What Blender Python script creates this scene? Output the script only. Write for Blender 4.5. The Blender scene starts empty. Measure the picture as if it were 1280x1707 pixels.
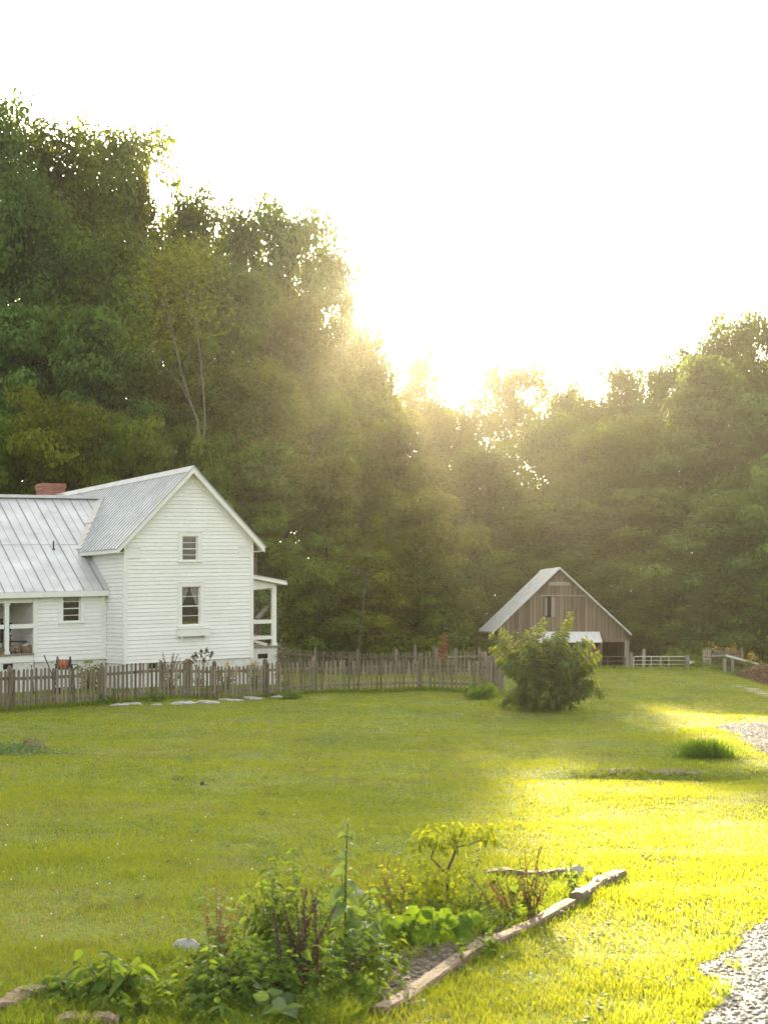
SKY, SUN, EXPO, HAZE, ANI, ABSO, HAZE2 = .074, 4.7, 3.35, .00005, .86, .001, .00012
import bpy, math, random
import numpy as np
from mathutils import Vector, Matrix

random.seed(7)
RNG = np.random.default_rng(11)
sc = bpy.context.scene
COL = sc.collection
R = math.radians
FPX, HOR, CZ = 2300.0, 1020.0, 2.4      # focal length in photo pixels, horizon row, eye height

# ---------------------------------------------------------------- terrain
def sstep(a, b, v):
    t = np.clip((v - a) / (b - a), 0, 1)
    return t * t * (3 - 2 * t)

_YD = [-60, 0, 3, 7, 11, 15, 20, 25, 30, 36, 62, 72, 400]
_DD = [1.5, 1.62, 1.70, 1.88, 2.08, 2.22, 2.36, 2.46, 2.52, 2.57, 2.62, 3.05, 3.05]
_KA = [-.60, -.28, -.16, -.07, 0.0, .07, .16, .25, .60]
_KK = [.58, .52, .42, .30, .13, .08, .09, .19, .34]

def gz(x, y):
    x = np.asarray(x, float); y = np.asarray(y, float)
    z = CZ - np.interp(y, _YD, _DD)
    # shoulder of the mound falling away on the right
    xr = 11.6 + (np.clip(y, 30, 66) - 41) * .11
    z = z - .85 * sstep(0, 4.5, x - xr) * sstep(34, 44, y) * (1 - sstep(66, 80, y))
    z = z + .16 * np.exp(-(((x - 9) / 5.0) ** 2 + ((y - 52) / 9.0) ** 2))
    # undulating lawn
    amp = sstep(7, 16, y) * (1 - sstep(56, 64, y))
    z = z + amp * (.07 * np.sin(.55 * x + .31 * y) * np.sin(.23 * x - .41 * y + 1.1)
                   + .04 * np.sin(1.3 * x + .5 * y + 2) * np.sin(.9 * y - .6 * x))
    # little stream bed
    sx = 3.2 + (x - 3.2)
    yc = 19.6 + .22 * (x - 2) + .35 * np.sin(1.1 * x)
    z = z - .22 * np.exp(-((y - yc) / .55) ** 2) * sstep(1.8, 3.2, sx) * (1 - sstep(6.6, 8.2, x))
    # wooded hillsides
    a = x / np.maximum(y, 20)
    k = np.interp(a, _KA, _KK)
    y0 = np.interp(a, [-.3, -.1, .05, .3], [63, 66, 84, 76])
    L = 27.0
    t = np.maximum(0, y - y0)
    z = z + k * L * (1 - np.exp(-t / L))
    return z

def g1(x, y): return float(gz(x, y))

def P(u, v, d): return Vector(((u - 640) / FPX * d, d, CZ + (HOR - v) / FPX * d))

def hit(u, v):
    """where a line of sight meets the lawn"""
    d = 8.0
    for _ in range(60):
        x = (u - 640) / FPX * d
        dn = (CZ - g1(x, d)) * FPX / max(v - HOR, 1)
        d = .5 * d + .5 * dn
    x = (u - 640) / FPX * d
    return Vector((x, d, g1(x, d)))

# ---------------------------------------------------------------- mesh builder
class MB:
    def __init__(s): s.v = []; s.f = []; s.t = []
    def add(s, vs, fs, tint=.5):
        o = len(s.v)
        s.v += [tuple(p) for p in vs]; s.t += [tint] * len(vs)
        s.f += [tuple(i + o for i in f) for f in fs]
        return s
    def box(s, x0, x1, y0, y1, z0, z1, M=None, tint=.5):
        vs = [Vector(p) for p in ((x0,y0,z0),(x1,y0,z0),(x1,y1,z0),(x0,y1,z0),(x0,y0,z1),(x1,y0,z1),(x1,y1,z1),(x0,y1,z1))]
        if M is not None: vs = [M @ p for p in vs]
        return s.add(vs, [(0,3,2,1),(4,5,6,7),(0,1,5,4),(1,2,6,5),(2,3,7,6),(3,0,4,7)], tint)
    def bar(s, a, b, w, h, tint=.5, up=(0,0,1)):
        """rectangular bar from a to b, w wide across, h along up"""
        a = Vector(a); b = Vector(b); d = (b - a).normalized(); u = Vector(up)
        sd = d.cross(u)
        if sd.length < 1e-4: sd = d.cross(Vector((1,0,0)))
        sd.normalize(); u = sd.cross(d).normalized()
        vs = []
        for p in (a, b):
            for i, j in ((-1,-1),(1,-1),(1,1),(-1,1)): vs.append(p + sd*(i*w/2) + u*(j*h/2))
        return s.add(vs, [(0,1,2,3),(7,6,5,4),(0,4,5,1),(1,5,6,2),(2,6,7,3),(3,7,4,0)], tint)
    def tube(s, pts, rad, n=6, tint=.5, caps=True):
        pts = [Vector(p) for p in pts]
        if not hasattr(rad, '__len__'): rad = [rad] * len(pts)
        o = len(s.v); ref = None
        for i, p in enumerate(pts):
            d = (pts[min(i+1, len(pts)-1)] - pts[max(i-1, 0)])
            d = d.normalized() if d.length > 1e-9 else Vector((0,0,1))
            if ref is None: ref = d.orthogonal().normalized()
            ref = (ref - d * ref.dot(d)); ref = ref.normalized() if ref.length > 1e-6 else d.orthogonal().normalized()
            b = d.cross(ref)
            for k in range(n):
                a = 2*math.pi*k/n
                s.v.append(tuple(p + (ref*math.cos(a) + b*math.sin(a))*rad[i])); s.t.append(tint)
        for i in range(len(pts)-1):
            for k in range(n):
                a = o+i*n+k; c = o+i*n+(k+1) % n
                s.f.append((a, c, c+n, a+n))
        if caps:
            s.f.append(tuple(o+k for k in reversed(range(n))))
            e = o+(len(pts)-1)*n
            s.f.append(tuple(e+k for k in range(n)))
        return s
    def ring(s, c, axis, R0, r, n=20, m=6, tint=.5):
        axis = Vector(axis).normalized(); a = axis.orthogonal().normalized(); b = axis.cross(a)
        o = len(s.v); c = Vector(c)
        for i in range(n):
            t = 2*math.pi*i/n; e = a*math.cos(t)+b*math.sin(t)
            for j in range(m):
                q = 2*math.pi*j/m
                s.v.append(tuple(c + e*(R0+r*math.cos(q)) + axis*(r*math.sin(q)))); s.t.append(tint)
        for i in range(n):
            for j in range(m):
                s.f.append((o+i*m+j, o+((i+1)%n)*m+j, o+((i+1)%n)*m+(j+1)%m, o+i*m+(j+1)%m))
        return s
    def lathe(s, prof, n=14, c=(0,0,0), tint=.5):
        o = len(s.v)
        for r, z in prof:
            for k in range(n):
                a = 2*math.pi*k/n
                s.v.append((c[0]+r*math.cos(a), c[1]+r*math.sin(a), c[2]+z)); s.t.append(tint)
        for i in range(len(prof)-1):
            for k in range(n):
                s.f.append((o+i*n+k, o+i*n+(k+1)%n, o+(i+1)*n+(k+1)%n, o+(i+1)*n+k))
        s.f.append(tuple(o+k for k in reversed(range(n)))); e = o+(len(prof)-1)*n
        s.f.append(tuple(e+k for k in range(n)))
        return s
    def prism(s, poly, y0, y1, M=None, tint=.5):
        """poly of (x,z) extruded along y"""
        n = len(poly)
        vs = [Vector((x,y0,z)) for x,z in poly] + [Vector((x,y1,z)) for x,z in poly]
        if M is not None: vs = [M @ p for p in vs]
        fs = [tuple(range(n)), tuple(reversed(range(n,2*n)))] + [(i, i+n, (i+1)%n+n, (i+1)%n) for i in range(n)]
        return s.add(vs, fs, tint)
    def leaf(s, p, d, up, L, W, droop=.3, tint=.5, fold=.25):
        """pointed leaf, midrib from p along d, four cross sections"""
        d = Vector(d).normalized(); up = Vector(up); sd = d.cross(up)
        sd = sd.normalized() if sd.length > 1e-5 else d.orthogonal().normalized()
        n = sd.cross(d).normalized(); p = Vector(p)
        vs = []
        for f, w in ((0,.08),(.3,.85),(.62,.8),(1,.02)):
            c = p + d*(L*f) - n*(0) - Vector((0,0,1))*(droop*L*f*f)
            vs += [c - sd*(W*.5*w) + n*(fold*W*w*.5), c, c + sd*(W*.5*w) + n*(fold*W*w*.5)]
        fs = []
        for i in range(3):
            a = i*3; fs += [(a,a+1,a+4,a+3),(a+1,a+2,a+5,a+4)]
        return s.add(vs, fs, tint)
    def blob(s, c, r, seed, n=3, tint=.5, jag=.25):
        """irregular stone"""
        q = random.Random(seed); o = len(s.v); rings, seg = 5, 8
        ph = [q.uniform(0,6.28) for _ in range(4)]
        for i in range(rings+1):
            th = math.pi*i/rings
            for k in range(seg):
                a = 2*math.pi*k/seg
                m = 1 + jag*(.5*math.sin(2*a+ph[0])+.4*math.sin(3*th+ph[1]+a)) + q.uniform(-jag,jag)*.35
                s.v.append((c[0]+r[0]*m*math.sin(th)*math.cos(a), c[1]+r[1]*m*math.sin(th)*math.sin(a), c[2]+r[2]*m*math.cos(th))); s.t.append(tint)
        for i in range(rings):
            for k in range(seg):
                s.f.append((o+i*seg+k, o+(i+1)*seg+k, o+(i+1)*seg+(k+1)%seg, o+i*seg+(k+1)%seg))
        return s
    def map(s, fn):
        s.v = [tuple(fn(Vector(p))) for p in s.v]; return s
    def mesh(s, name, mat, smooth=False):
        me = bpy.data.meshes.new(name)
        me.from_pydata(s.v, [], s.f)
        at = me.attributes.new('tint', 'FLOAT', 'POINT'); at.data.foreach_set('value', np.array(s.t, 'f'))
        if mat: me.materials.append(mat)
        if smooth: me.polygons.foreach_set('use_smooth', [True]*len(me.polygons))
        me.update(); return me
    def build(s, name, mat, parent=None, smooth=False, label=None):
        return link(name, s.mesh(name, mat, smooth), parent, label)

def link(name, me, parent=None, label=None):
    o = bpy.data.objects.new(name, me); COL.objects.link(o)
    if parent: o.parent = parent
    if label: o['label'] = label
    return o
def tag(o, label=None, cat=None, group=None, kind=None):
    if label: o['label'] = label
    if cat: o['category'] = cat
    if group: o['group'] = group
    if kind: o['kind'] = kind
    return o
def thing(name, label, cat, loc=(0,0,0), rz=0, group=None):
    o = bpy.data.objects.new(name, None); COL.objects.link(o)
    o.location = loc; o.rotation_euler = (0,0,rz); o.empty_display_size = .2
    return tag(o, label, cat, group)
def copy_tree(o, parent=None):
    c = o.copy(); COL.objects.link(c)
    if parent: c.parent = parent
    for ch in o.children: copy_tree(ch, c)
    return c

def np_mesh(name, V, Q, tint, mat, smooth=False):
    """fast mesh from arrays: V (n,3), Q (m,k) faces of equal size"""
    me = bpy.data.meshes.new(name); V = np.ascontiguousarray(V, 'f'); Q = np.ascontiguousarray(Q, 'i')
    m, k = Q.shape
    me.vertices.add(len(V)); me.vertices.foreach_set('co', V.ravel())
    me.loops.add(m*k); me.loops.foreach_set('vertex_index', Q.ravel())
    me.polygons.add(m); me.polygons.foreach_set('loop_start', np.arange(0, m*k, k, dtype='i'))
    at = me.attributes.new('tint', 'FLOAT', 'POINT'); at.data.foreach_set('value', np.ascontiguousarray(tint, 'f'))
    if mat: me.materials.append(mat)
    if smooth: me.polygons.foreach_set('use_smooth', np.ones(m, bool))
    me.update(calc_edges=True); me.validate()
    return me

# ---------------------------------------------------------------- materials
def newmat(name):
    m = bpy.data.materials.new(name); m.use_nodes = True
    nt = m.node_tree; nt.nodes.clear()
    return m, nt, nt.nodes, nt.links
def out(nt, sh, vol=None):
    o = nt.nodes.new('ShaderNodeOutputMaterial')
    if sh: nt.links.new(sh, o.inputs['Surface'])
    return o
def noise(N, L, scale, detail=4, vec=None, rough=.6):
    n = N.new('ShaderNodeTexNoise'); n.inputs['Scale'].default_value = scale; n.inputs['Detail'].default_value = detail
    n.inputs['Roughness'].default_value = rough
    if vec is not None: L.new(vec, n.inputs['Vector'])
    return n.outputs['Fac']
def ramp(N, L, fac, stops):
    r = N.new('ShaderNodeValToRGB'); L.new(fac, r.inputs['Fac']); e = r.color_ramp.elements
    while len(e) < len(stops): e.new(.5)
    for q, (p, c) in zip(e, stops):
        q.position = p; q.color = (*c, 1) if len(c) == 3 else c
    return r.outputs['Color']
def mixc(N, L, fac, a, b, mode='MIX'):
    m = N.new('ShaderNodeMix'); m.data_type = 'RGBA'; m.blend_type = mode
    for sock, v in ((m.inputs[0], fac), (m.inputs[6], a), (m.inputs[7], b)):
        if hasattr(v, 'is_linked') or hasattr(v, 'links'): L.new(v, sock)
        elif hasattr(v, '__len__'): sock.default_value = (*v, 1) if len(v) == 3 else v
        else: sock.default_value = v
    return m.outputs[2]
def math_(N, L, op, a, b=0.0):
    m = N.new('ShaderNodeMath'); m.operation = op
    for i, v in enumerate((a, b)):
        if hasattr(v, 'links'): L.new(v, m.inputs[i])
        else: m.inputs[i].default_value = v
    return m.outputs[0]
def coords(N, L, scale=(1,1,1), which='Object'):
    t = N.new('ShaderNodeTexCoord'); mp = N.new('ShaderNodeMapping'); mp.inputs['Scale'].default_value = scale
    L.new(t.outputs[which], mp.inputs['Vector']); return mp.outputs['Vector']
def attr(N, name='tint'):
    a = N.new('ShaderNodeAttribute'); a.attribute_name = name; return a.outputs['Fac']

def surf(name, c1, c2, scale=3.0, stretch=(1,1,1), rough=.7, metal=0.0, tint=.0, bump=0.0, c3=None, spec=.4, fine=40, fr=(.8,1.08)):
    """two or three colour mottled surface; tint spreads brightness with the per-piece attribute"""
    m, nt, N, L = newmat(name)
    v = coords(N, L, stretch)
    f = noise(N, L, scale, 6, v)
    stops = [(.3, c1), (.68, c2)] if c3 is None else [(.25, c1), (.5, c2), (.75, c3)]
    c = ramp(N, L, f, stops)
    f2 = noise(N, L, scale*fine/6, 3, v)
    g = ramp(N, L, f2, [(.25, (fr[0],)*3), (.7, (fr[1],)*3)])
    c = mixc(N, L, 1.0, c, g, 'MULTIPLY')
    if tint:
        a = attr(N); k = math_(N, L, 'MULTIPLY_ADD', a, tint*2); k.node.inputs[2].default_value = 1 - tint
        cc = N.new('ShaderNodeCombineColor'); [L.new(k, cc.inputs[i]) for i in range(3)]
        c = mixc(N, L, 1.0, c, cc.outputs[0], 'MULTIPLY')
    b = N.new('ShaderNodeBsdfPrincipled'); L.new(c, b.inputs['Base Color'])
    b.inputs['Roughness'].default_value = rough; b.inputs['Metallic'].default_value = metal
    b.inputs['Specular IOR Level'].default_value = spec
    if bump:
        bp = N.new('ShaderNodeBump'); bp.inputs['Strength'].default_value = bump; bp.inputs['Distance'].default_value = .02
        L.new(f2, bp.inputs['Height']); L.new(bp.outputs[0], b.inputs['Normal'])
    out(nt, b.outputs[0]); return m

def leafmat(name, dark, light, trans, tfac=.4, hue=.03, rough=.5, spec=.35, noise_scale=.35):
    """leaf: reflecting face plus light passing through; tint picks between two greens, object random shifts hue"""
    m, nt, N, L = newmat(name)
    a = attr(N)
    c = mixc(N, L, a, dark, light)
    oi = N.new('ShaderNodeObjectInfo')
    hs = N.new('ShaderNodeHueSaturation'); L.new(c, hs.inputs['Color'])
    h = math_(N, L, 'MULTIPLY_ADD', oi.outputs['Random'], hue*2); h.node.inputs[2].default_value = .5 - hue
    L.new(h, hs.inputs['Hue'])
    va = math_(N, L, 'MULTIPLY_ADD', oi.outputs['Random'], .5); va.node.inputs[2].default_value = .75
    L.new(va, hs.inputs['Value'])
    b = N.new('ShaderNodeBsdfPrincipled'); L.new(hs.outputs[0], b.inputs['Base Color'])
    b.inputs['Roughness'].default_value = rough; b.inputs['Specular IOR Level'].default_value = spec
    t = N.new('ShaderNodeBsdfTranslucent')
    tc = mixc(N, L, a, tuple(x*.75 for x in trans), trans); 
    L.new(tc, t.inputs['Color'])
    mx = N.new('ShaderNodeMixShader'); mx.inputs[0].default_value = tfac
    L.new(b.outputs[0], mx.inputs[1]); L.new(t.outputs[0], mx.inputs[2])
    out(nt, mx.outputs[0]); return m

M = {}
M['paint'] = surf('white_paint', (.83,.82,.795), (.88,.87,.85), .8, (1,1,.6), .55, tint=.05, fine=60, fr=(.965,1.01))
M['trim'] = surf('white_trim', (.80,.79,.75), (.87,.86,.82), 2.0, rough=.5, tint=.03, fr=(.96,1.01))
M['found'] = surf('painted_block', (.62,.61,.57), (.78,.77,.73), 1.5, rough=.8, bump=.3)
M['roof'] = surf('painted_metal_roof', (.50,.51,.51), (.66,.665,.66), .55, (1,1,1), .38, .35, tint=.08, fine=18)
M['roofw'] = surf('galvanised_roof', (.58,.585,.58), (.74,.745,.74), .6, (1,1,1), .42, .25, tint=.05, fine=14)
M['roofold'] = surf('weathered_barn_roof', (.50,.51,.50), (.68,.69,.68), .8, (1,1,1), .5, .2, tint=.05, c3=(.58,.55,.5))
M['seam'] = surf('roof_seam', (.30,.32,.33), (.42,.44,.45), 3, rough=.5, metal=.3)
M['flash'] = surf('pinkish_flashing', (.62,.56,.52), (.74,.69,.65), 2, rough=.5, metal=.1)
M['dark'] = surf('opening_shade', (.010,.009,.008), (.02,.018,.015), 2, rough=.9)  # near-black colour carries the shade inside vents and openings
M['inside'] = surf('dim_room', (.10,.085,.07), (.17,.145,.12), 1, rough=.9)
M['curtain'] = surf('lace_curtain', (.42,.39,.35), (.6,.57,.52), 9, (4,4,.4), .8)
M['fence'] = surf('weathered_picket', (.135,.107,.075), (.27,.222,.162), 5, (1,1,.18), .85, tint=.35, bump=.4)
M['barn'] = surf('barn_board', (.085,.058,.039), (.225,.165,.115), 2.6, (3,3,.12), .85, tint=.42, bump=.4, c3=(.13,.102,.078))
M['barnl'] = surf('pale_barn_board', (.26,.23,.19), (.38,.34,.29), 3, (3,3,.15), .85, tint=.2)
M['post'] = surf('grey_post', (.19,.165,.13), (.33,.29,.24), 4, (2,2,.2), .85, tint=.2, bump=.3)
M['gate'] = surf('galvanised_tube', (.42,.41,.38), (.58,.57,.53), 6, rough=.4, metal=.5)
M['gateb'] = surf('brown_tube', (.09,.065,.05), (.16,.12,.09), 6, rough=.6, metal=.2)
M['rust'] = surf('rusty_sheet', (.16,.08,.06), (.25,.14,.11), 4, rough=.7, metal=.2)
M['timber'] = surf('landscape_timber', (.075,.048,.03), (.20,.135,.09), 5.0, (1,1,1), .85, tint=.25, bump=.8, c3=(.13,.09,.058))
M['timberw'] = surf('bleached_timber', (.09,.065,.046), (.30,.235,.175), 7.0, (1,1,1), .85, tint=.25, bump=.8)
M['stone'] = surf('pale_stone', (.30,.285,.26), (.52,.50,.46), 6, rough=.85, tint=.25, bump=.6)
M['pebble'] = surf('gravel_stone', (.12,.118,.115), (.36,.34,.315), 7, rough=.8, tint=.6)
M['iron'] = surf('dark_iron', (.02,.02,.02), (.05,.045,.04), 8, rough=.6, metal=.5)
M['hose'] = surf('orange_hose', (.36,.11,.06), (.52,.19,.11), 10, rough=.6, tint=.35)
M['wicker'] = surf('wicker', (.20,.13,.07), (.36,.25,.15), 20, rough=.8)
M['dwood'] = surf('dark_wood', (.035,.028,.022), (.08,.06,.045), 5, rough=.7)
M['red'] = surf('faded_red', (.26,.07,.045), (.40,.13,.09), 8, rough=.7)
M['bark'] = surf('bark', (.055,.044,.034), (.13,.108,.085), 3, (4,4,.6), .9, bump=.5)
M['bark2'] = surf('pale_bark', (.12,.108,.08), (.23,.205,.155), 3, (3,3,.6), .85)
M['straw'] = surf('chip_pile', (.14,.075,.04), (.36,.23,.14), 9, rough=.9, tint=.4, bump=.6)
M['stem'] = surf('green_stem', (.07,.10,.025), (.13,.17,.05), 12, rough=.6, tint=.3)
M['bstem'] = surf('brown_stem', (.06,.042,.03), (.11,.08,.055), 12, rough=.8, tint=.3)
M['rstem'] = surf('rust_stem', (.19,.105,.055), (.29,.175,.09), 12, rough=.8, tint=.3)
M['twig'] = surf('grey_twig', (.085,.06,.045), (.15,.115,.085), 12, rough=.8)
M['white_fl'] = surf('white_petal', (.65,.63,.58), (.82,.80,.76), 20, rough=.7)

# foliage (dark, light, transmitted)
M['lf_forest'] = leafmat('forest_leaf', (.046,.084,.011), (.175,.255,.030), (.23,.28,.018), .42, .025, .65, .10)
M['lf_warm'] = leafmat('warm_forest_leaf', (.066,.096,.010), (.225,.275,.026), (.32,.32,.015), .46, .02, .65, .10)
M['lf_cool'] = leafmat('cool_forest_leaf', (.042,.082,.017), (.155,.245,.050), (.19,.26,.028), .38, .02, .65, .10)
M['lf_bush'] = leafmat('bush_leaf', (.055,.105,.020), (.15,.25,.040), (.19,.23,.025), .45, .0)
M['lf_shoot'] = leafmat('sunlit_shoot_leaf', (.15,.22,.02), (.30,.34,.035), (.42,.44,.03), .48, .0)  # sun caught by the top shoots, put into the leaf colour
M['lf_weed'] = leafmat('weed_leaf', (.055,.115,.022), (.155,.25,.050), (.25,.34,.025), .42, .01, .7, .15)
M['lf_grey'] = leafmat('grey_green_leaf', (.09,.15,.06), (.22,.29,.14), (.24,.34,.06), .4, .01, .7, .15)
M['lf_yel'] = leafmat('yellow_green_leaf', (.14,.20,.02), (.30,.35,.035), (.46,.48,.02), .48, .0, .7, .15)  # yellow green, brightened to carry sunlight on the small tree's crown
M['lf_big'] = leafmat('broad_yellow_green_leaf', (.075,.17,.014), (.17,.29,.03), (.30,.42,.02), .46, .0)
M['lf_rust'] = leafmat('rust_seed', (.23,.12,.055), (.40,.24,.11), (.42,.24,.10), .35, .0, .9, .05)
M['lf_brown'] = leafmat('brown_seed', (.065,.043,.028), (.14,.095,.06), (.14,.09,.05), .2, .0, .9, .05)
M['lf_dry'] = leafmat('dry_flower', (.19,.14,.09), (.34,.27,.18), (.2,.15,.08), .3, .0)
M['lf_gold'] = leafmat('golden_flower', (.42,.26,.02), (.66,.46,.04), (.6,.4,.03), .35, .0)
M['lf_red'] = leafmat('red_leaf', (.20,.06,.03), (.32,.12,.06), (.45,.10,.04), .4, .0)
M['grass'] = leafmat('grass_blade', (.105,.190,.024), (.230,.295,.045), (.43,.43,.020), .42, .0, .6, .15)
M['grassb'] = leafmat('rank_grass_blade', (.10,.19,.018), (.19,.28,.035), (.34,.40,.02), .45, .0, .5, .3)

def glassmat():
    m, nt, N, L = newmat('window_glass')
    t = N.new('ShaderNodeBsdfTransparent'); t.inputs[0].default_value = (.9,.92,.9,1)
    g = N.new('ShaderNodeBsdfGlossy'); g.inputs['Roughness'].default_value = .04
    mx = N.new('ShaderNodeMixShader'); mx.inputs[0].default_value = .22
    L.new(t.outputs[0], mx.inputs[1]); L.new(g.outputs[0], mx.inputs[2]); out(nt, mx.outputs[0]); return m
M['glass'] = glassmat()
def brickmat():
    m, nt, N, L = newmat('red_brick')
    v = coords(N, L)
    vr = N.new('ShaderNodeMapping'); vr.inputs['Rotation'].default_value = (R(90),0,0); L.new(v, vr.inputs[0])
    b = N.new('ShaderNodeTexBrick'); L.new(vr.outputs[0], b.inputs['Vector'])
    b.inputs['Color1'].default_value = (.30,.085,.055,1); b.inputs['Color2'].default_value = (.40,.14,.09,1)
    b.inputs['Mortar'].default_value = (.36,.27,.22,1); b.inputs['Scale'].default_value = 1
    b.inputs['Brick Width'].default_value = .21; b.inputs['Row Height'].default_value = .075; b.inputs['Mortar Size'].default_value = .008
    p = N.new('ShaderNodeBsdfPrincipled'); p.inputs['Roughness'].default_value = .9; L.new(b.outputs['Color'], p.inputs['Base Color'])
    out(nt, p.outputs[0]); return m
M['brick'] = brickmat()

def groundmat():
    m, nt, N, L = newmat('lawn_and_woodland_floor')
    v = coords(N, L)
    f1 = noise(N, L, .33, 4, v); f2 = noise(N, L, 2.2, 5, v); f3 = noise(N, L, 30, 3, v)
    lawn = ramp(N, L, f1, [(.3, (.10,.155,.024)), (.5, (.17,.215,.034)), (.72, (.235,.225,.05))])
    pat = ramp(N, L, f2, [(.30, (.58,.66,.5)), (.5, (1,1,1)), (.75, (1.12,1.08,1.2))])
    fine = ramp(N, L, f3, [(.3, (.55,.6,.5)), (.65, (1.15,1.12,1.0))])
    lawn = mixc(N, L, 1, lawn, pat, 'MULTIPLY'); lawn = mixc(N, L, 1, lawn, fine, 'MULTIPLY')
    bare = ramp(N, L, noise(N, L, 1.1, 6, v, .7), [(.62, (0,0,0)), (.72, (1,1,1))])
    lawn = mixc(N, L, math_(N, L, 'MULTIPLY', bare, .35), lawn, (.17,.125,.06))
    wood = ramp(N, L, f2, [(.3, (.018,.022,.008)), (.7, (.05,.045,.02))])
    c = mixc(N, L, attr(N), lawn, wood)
    b = N.new('ShaderNodeBsdfPrincipled'); L.new(c, b.inputs['Base Color']); b.inputs['Roughness'].default_value = .95
    b.inputs['Specular IOR Level'].default_value = .1
    bp = N.new('ShaderNodeBump'); bp.inputs['Strength'].default_value = .6; bp.inputs['Distance'].default_value = .05
    L.new(f3, bp.inputs['Height']); L.new(bp.outputs[0], b.inputs['Normal'])
    out(nt, b.outputs[0]); return m
M['ground'] = groundmat()
M['gravel'] = surf('gravel_bed', (.14,.13,.115), (.29,.27,.245), 9, rough=.9, bump=.8, c3=(.34,.31,.265), fine=60)
M['dry'] = surf('dry_grass_track', (.20,.20,.07), (.34,.29,.15), 4, rough=.9)
M['grassd'] = leafmat('dark_grass_blade', (.035,.085,.010), (.10,.19,.022), (.20,.32,.02), .4, .0, .6, .2)
M['drygrass'] = leafmat('dry_grass_blade', (.19,.15,.06), (.34,.28,.12), (.40,.33,.10), .4, .0, .8, .1)
M['soil'] = surf('garden_soil', (.075,.052,.035), (.20,.155,.11), 8, rough=.95, bump=.8, fine=50)
M['mulch'] = surf('mulch', (.10,.07,.05), (.30,.24,.18), 25, rough=.9, tint=.5)

# ---------------------------------------------------------------- ground sheet
def ground():
    ys = np.concatenate([np.arange(-40, 2, 3.), np.arange(2, 30, .3), np.arange(30, 70, .6), np.arange(70, 130, 2.), np.arange(130, 301, 10.)])
    xs = np.concatenate([np.arange(-150, -40, 10.), np.arange(-40, -16, 2.), np.arange(-16, 16, .3), np.arange(16, 40, 1.), np.arange(40, 151, 10.)])
    X, Y = np.meshgrid(xs, ys); Z = gz(X, Y)
    V = np.stack([X, Y, Z], -1).reshape(-1, 3); nx = len(xs); ny = len(ys)
    i, j = np.meshgrid(np.arange(nx-1), np.arange(ny-1)); a = (j*nx+i).ravel()
    Q = np.stack([a, a+1, a+1+nx, a+nx], 1)
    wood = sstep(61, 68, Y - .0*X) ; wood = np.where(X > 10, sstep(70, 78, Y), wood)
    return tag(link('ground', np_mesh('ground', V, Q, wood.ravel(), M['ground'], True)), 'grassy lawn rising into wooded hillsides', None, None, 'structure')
ground()

def patch(name, poly, mat, lift, cell, wob, kind='structure', label=None):
    """thin irregular sheet following the ground inside a polygon of (x,y)"""
    p = np.array(poly); x0, y0 = p.min(0)-.3; x1, y1 = p.max(0)+.3
    xs = np.arange(x0, x1, cell); ys = np.arange(y0, y1, cell)
    X, Y = np.meshgrid(xs, ys)
    def inside(x, y):
        c = np.zeros(x.shape, bool); n = len(p)
        for i in range(n):
            xa, ya = p[i]; xb, yb = p[(i+1) % n]
            cr = ((ya > y) != (yb > y)) & (x < (xb-xa)*(y-ya)/((yb-ya) if yb != ya else 1e-9)+xa)
            c ^= cr
        return c
    wx = X + wob*(np.sin(5.1*Y+1.3*X)+.6*np.sin(13*Y+2)+.4*np.sin(27*Y-9*X)); wy = Y + wob*(np.sin(4.3*X+.7*Y)+.6*np.sin(11*X+1)+.4*np.sin(31*X+7*Y))
    ok = inside(wx, wy)
    keep = ok[:-1,:-1]
    Z = gz(X, Y) + lift
    V = np.stack([X, Y, Z], -1).reshape(-1, 3); nx = len(xs)
    j, i = np.nonzero(keep); a = j*nx+i
    Q = np.stack([a, a+1, a+1+nx, a+nx], 1)
    used = np.unique(Q); rm = np.full(len(V), -1); rm[used] = np.arange(len(used))
    o = link(name, np_mesh(name, V[used], rm[Q], np.full(len(used), .5), mat, True))
    tag(o, label, None, None, kind)
    return lambda x, y: inside(x + wob*(np.sin(5.1*y+1.3*x)+.6*np.sin(13*y+2)+.4*np.sin(27*y-9*x)), y + wob*(np.sin(4.3*x+.7*y)+.6*np.sin(11*x+1)+.4*np.sin(31*x+7*y)))

def poly(*uv): return [tuple(hit(u, v)[:2]) for u, v in uv]
# ================================================================ FARMHOUSE
HT = R(32.9); HA = (-8.64, 46.0)
EX = (math.cos(HT), math.sin(HT)); EY = (-math.sin(HT), math.cos(HT))
HZ0 = g1(-8.3, 45.6); SH = .03
def hp_t(u, v, t):
    k = (u-640)/FPX
    s = (k*(HA[1]+t*EY[1]) - HA[0] - t*EY[0]) / (EX[0]-k*EX[1])
    d = HA[1]+s*EX[1]+t*EY[1]
    return s, CZ+(HOR-v)/FPX*d-HZ0-SH*s
def hp_s(u, v, s):
    k = (u-640)/FPX
    t = (k*(HA[1]+s*EX[1]) - HA[0] - s*EX[0]) / (EY[0]-k*EY[1])
    d = HA[1]+s*EX[1]+t*EY[1]
    return t, CZ+(HOR-v)/FPX*d-HZ0-SH*s
house = thing('white_farmhouse', 'white clapboard farmhouse with grey metal roofs and a brick chimney behind the picket fence', 'house', (HA[0], HA[1], HZ0), HT)
def hb(mb, name, mat, parent=house, **k):
    mb.map(lambda p: Vector((p.x, p.y, p.z + SH*p.x)))
    return mb.build(name, mat, parent, **k)

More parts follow.
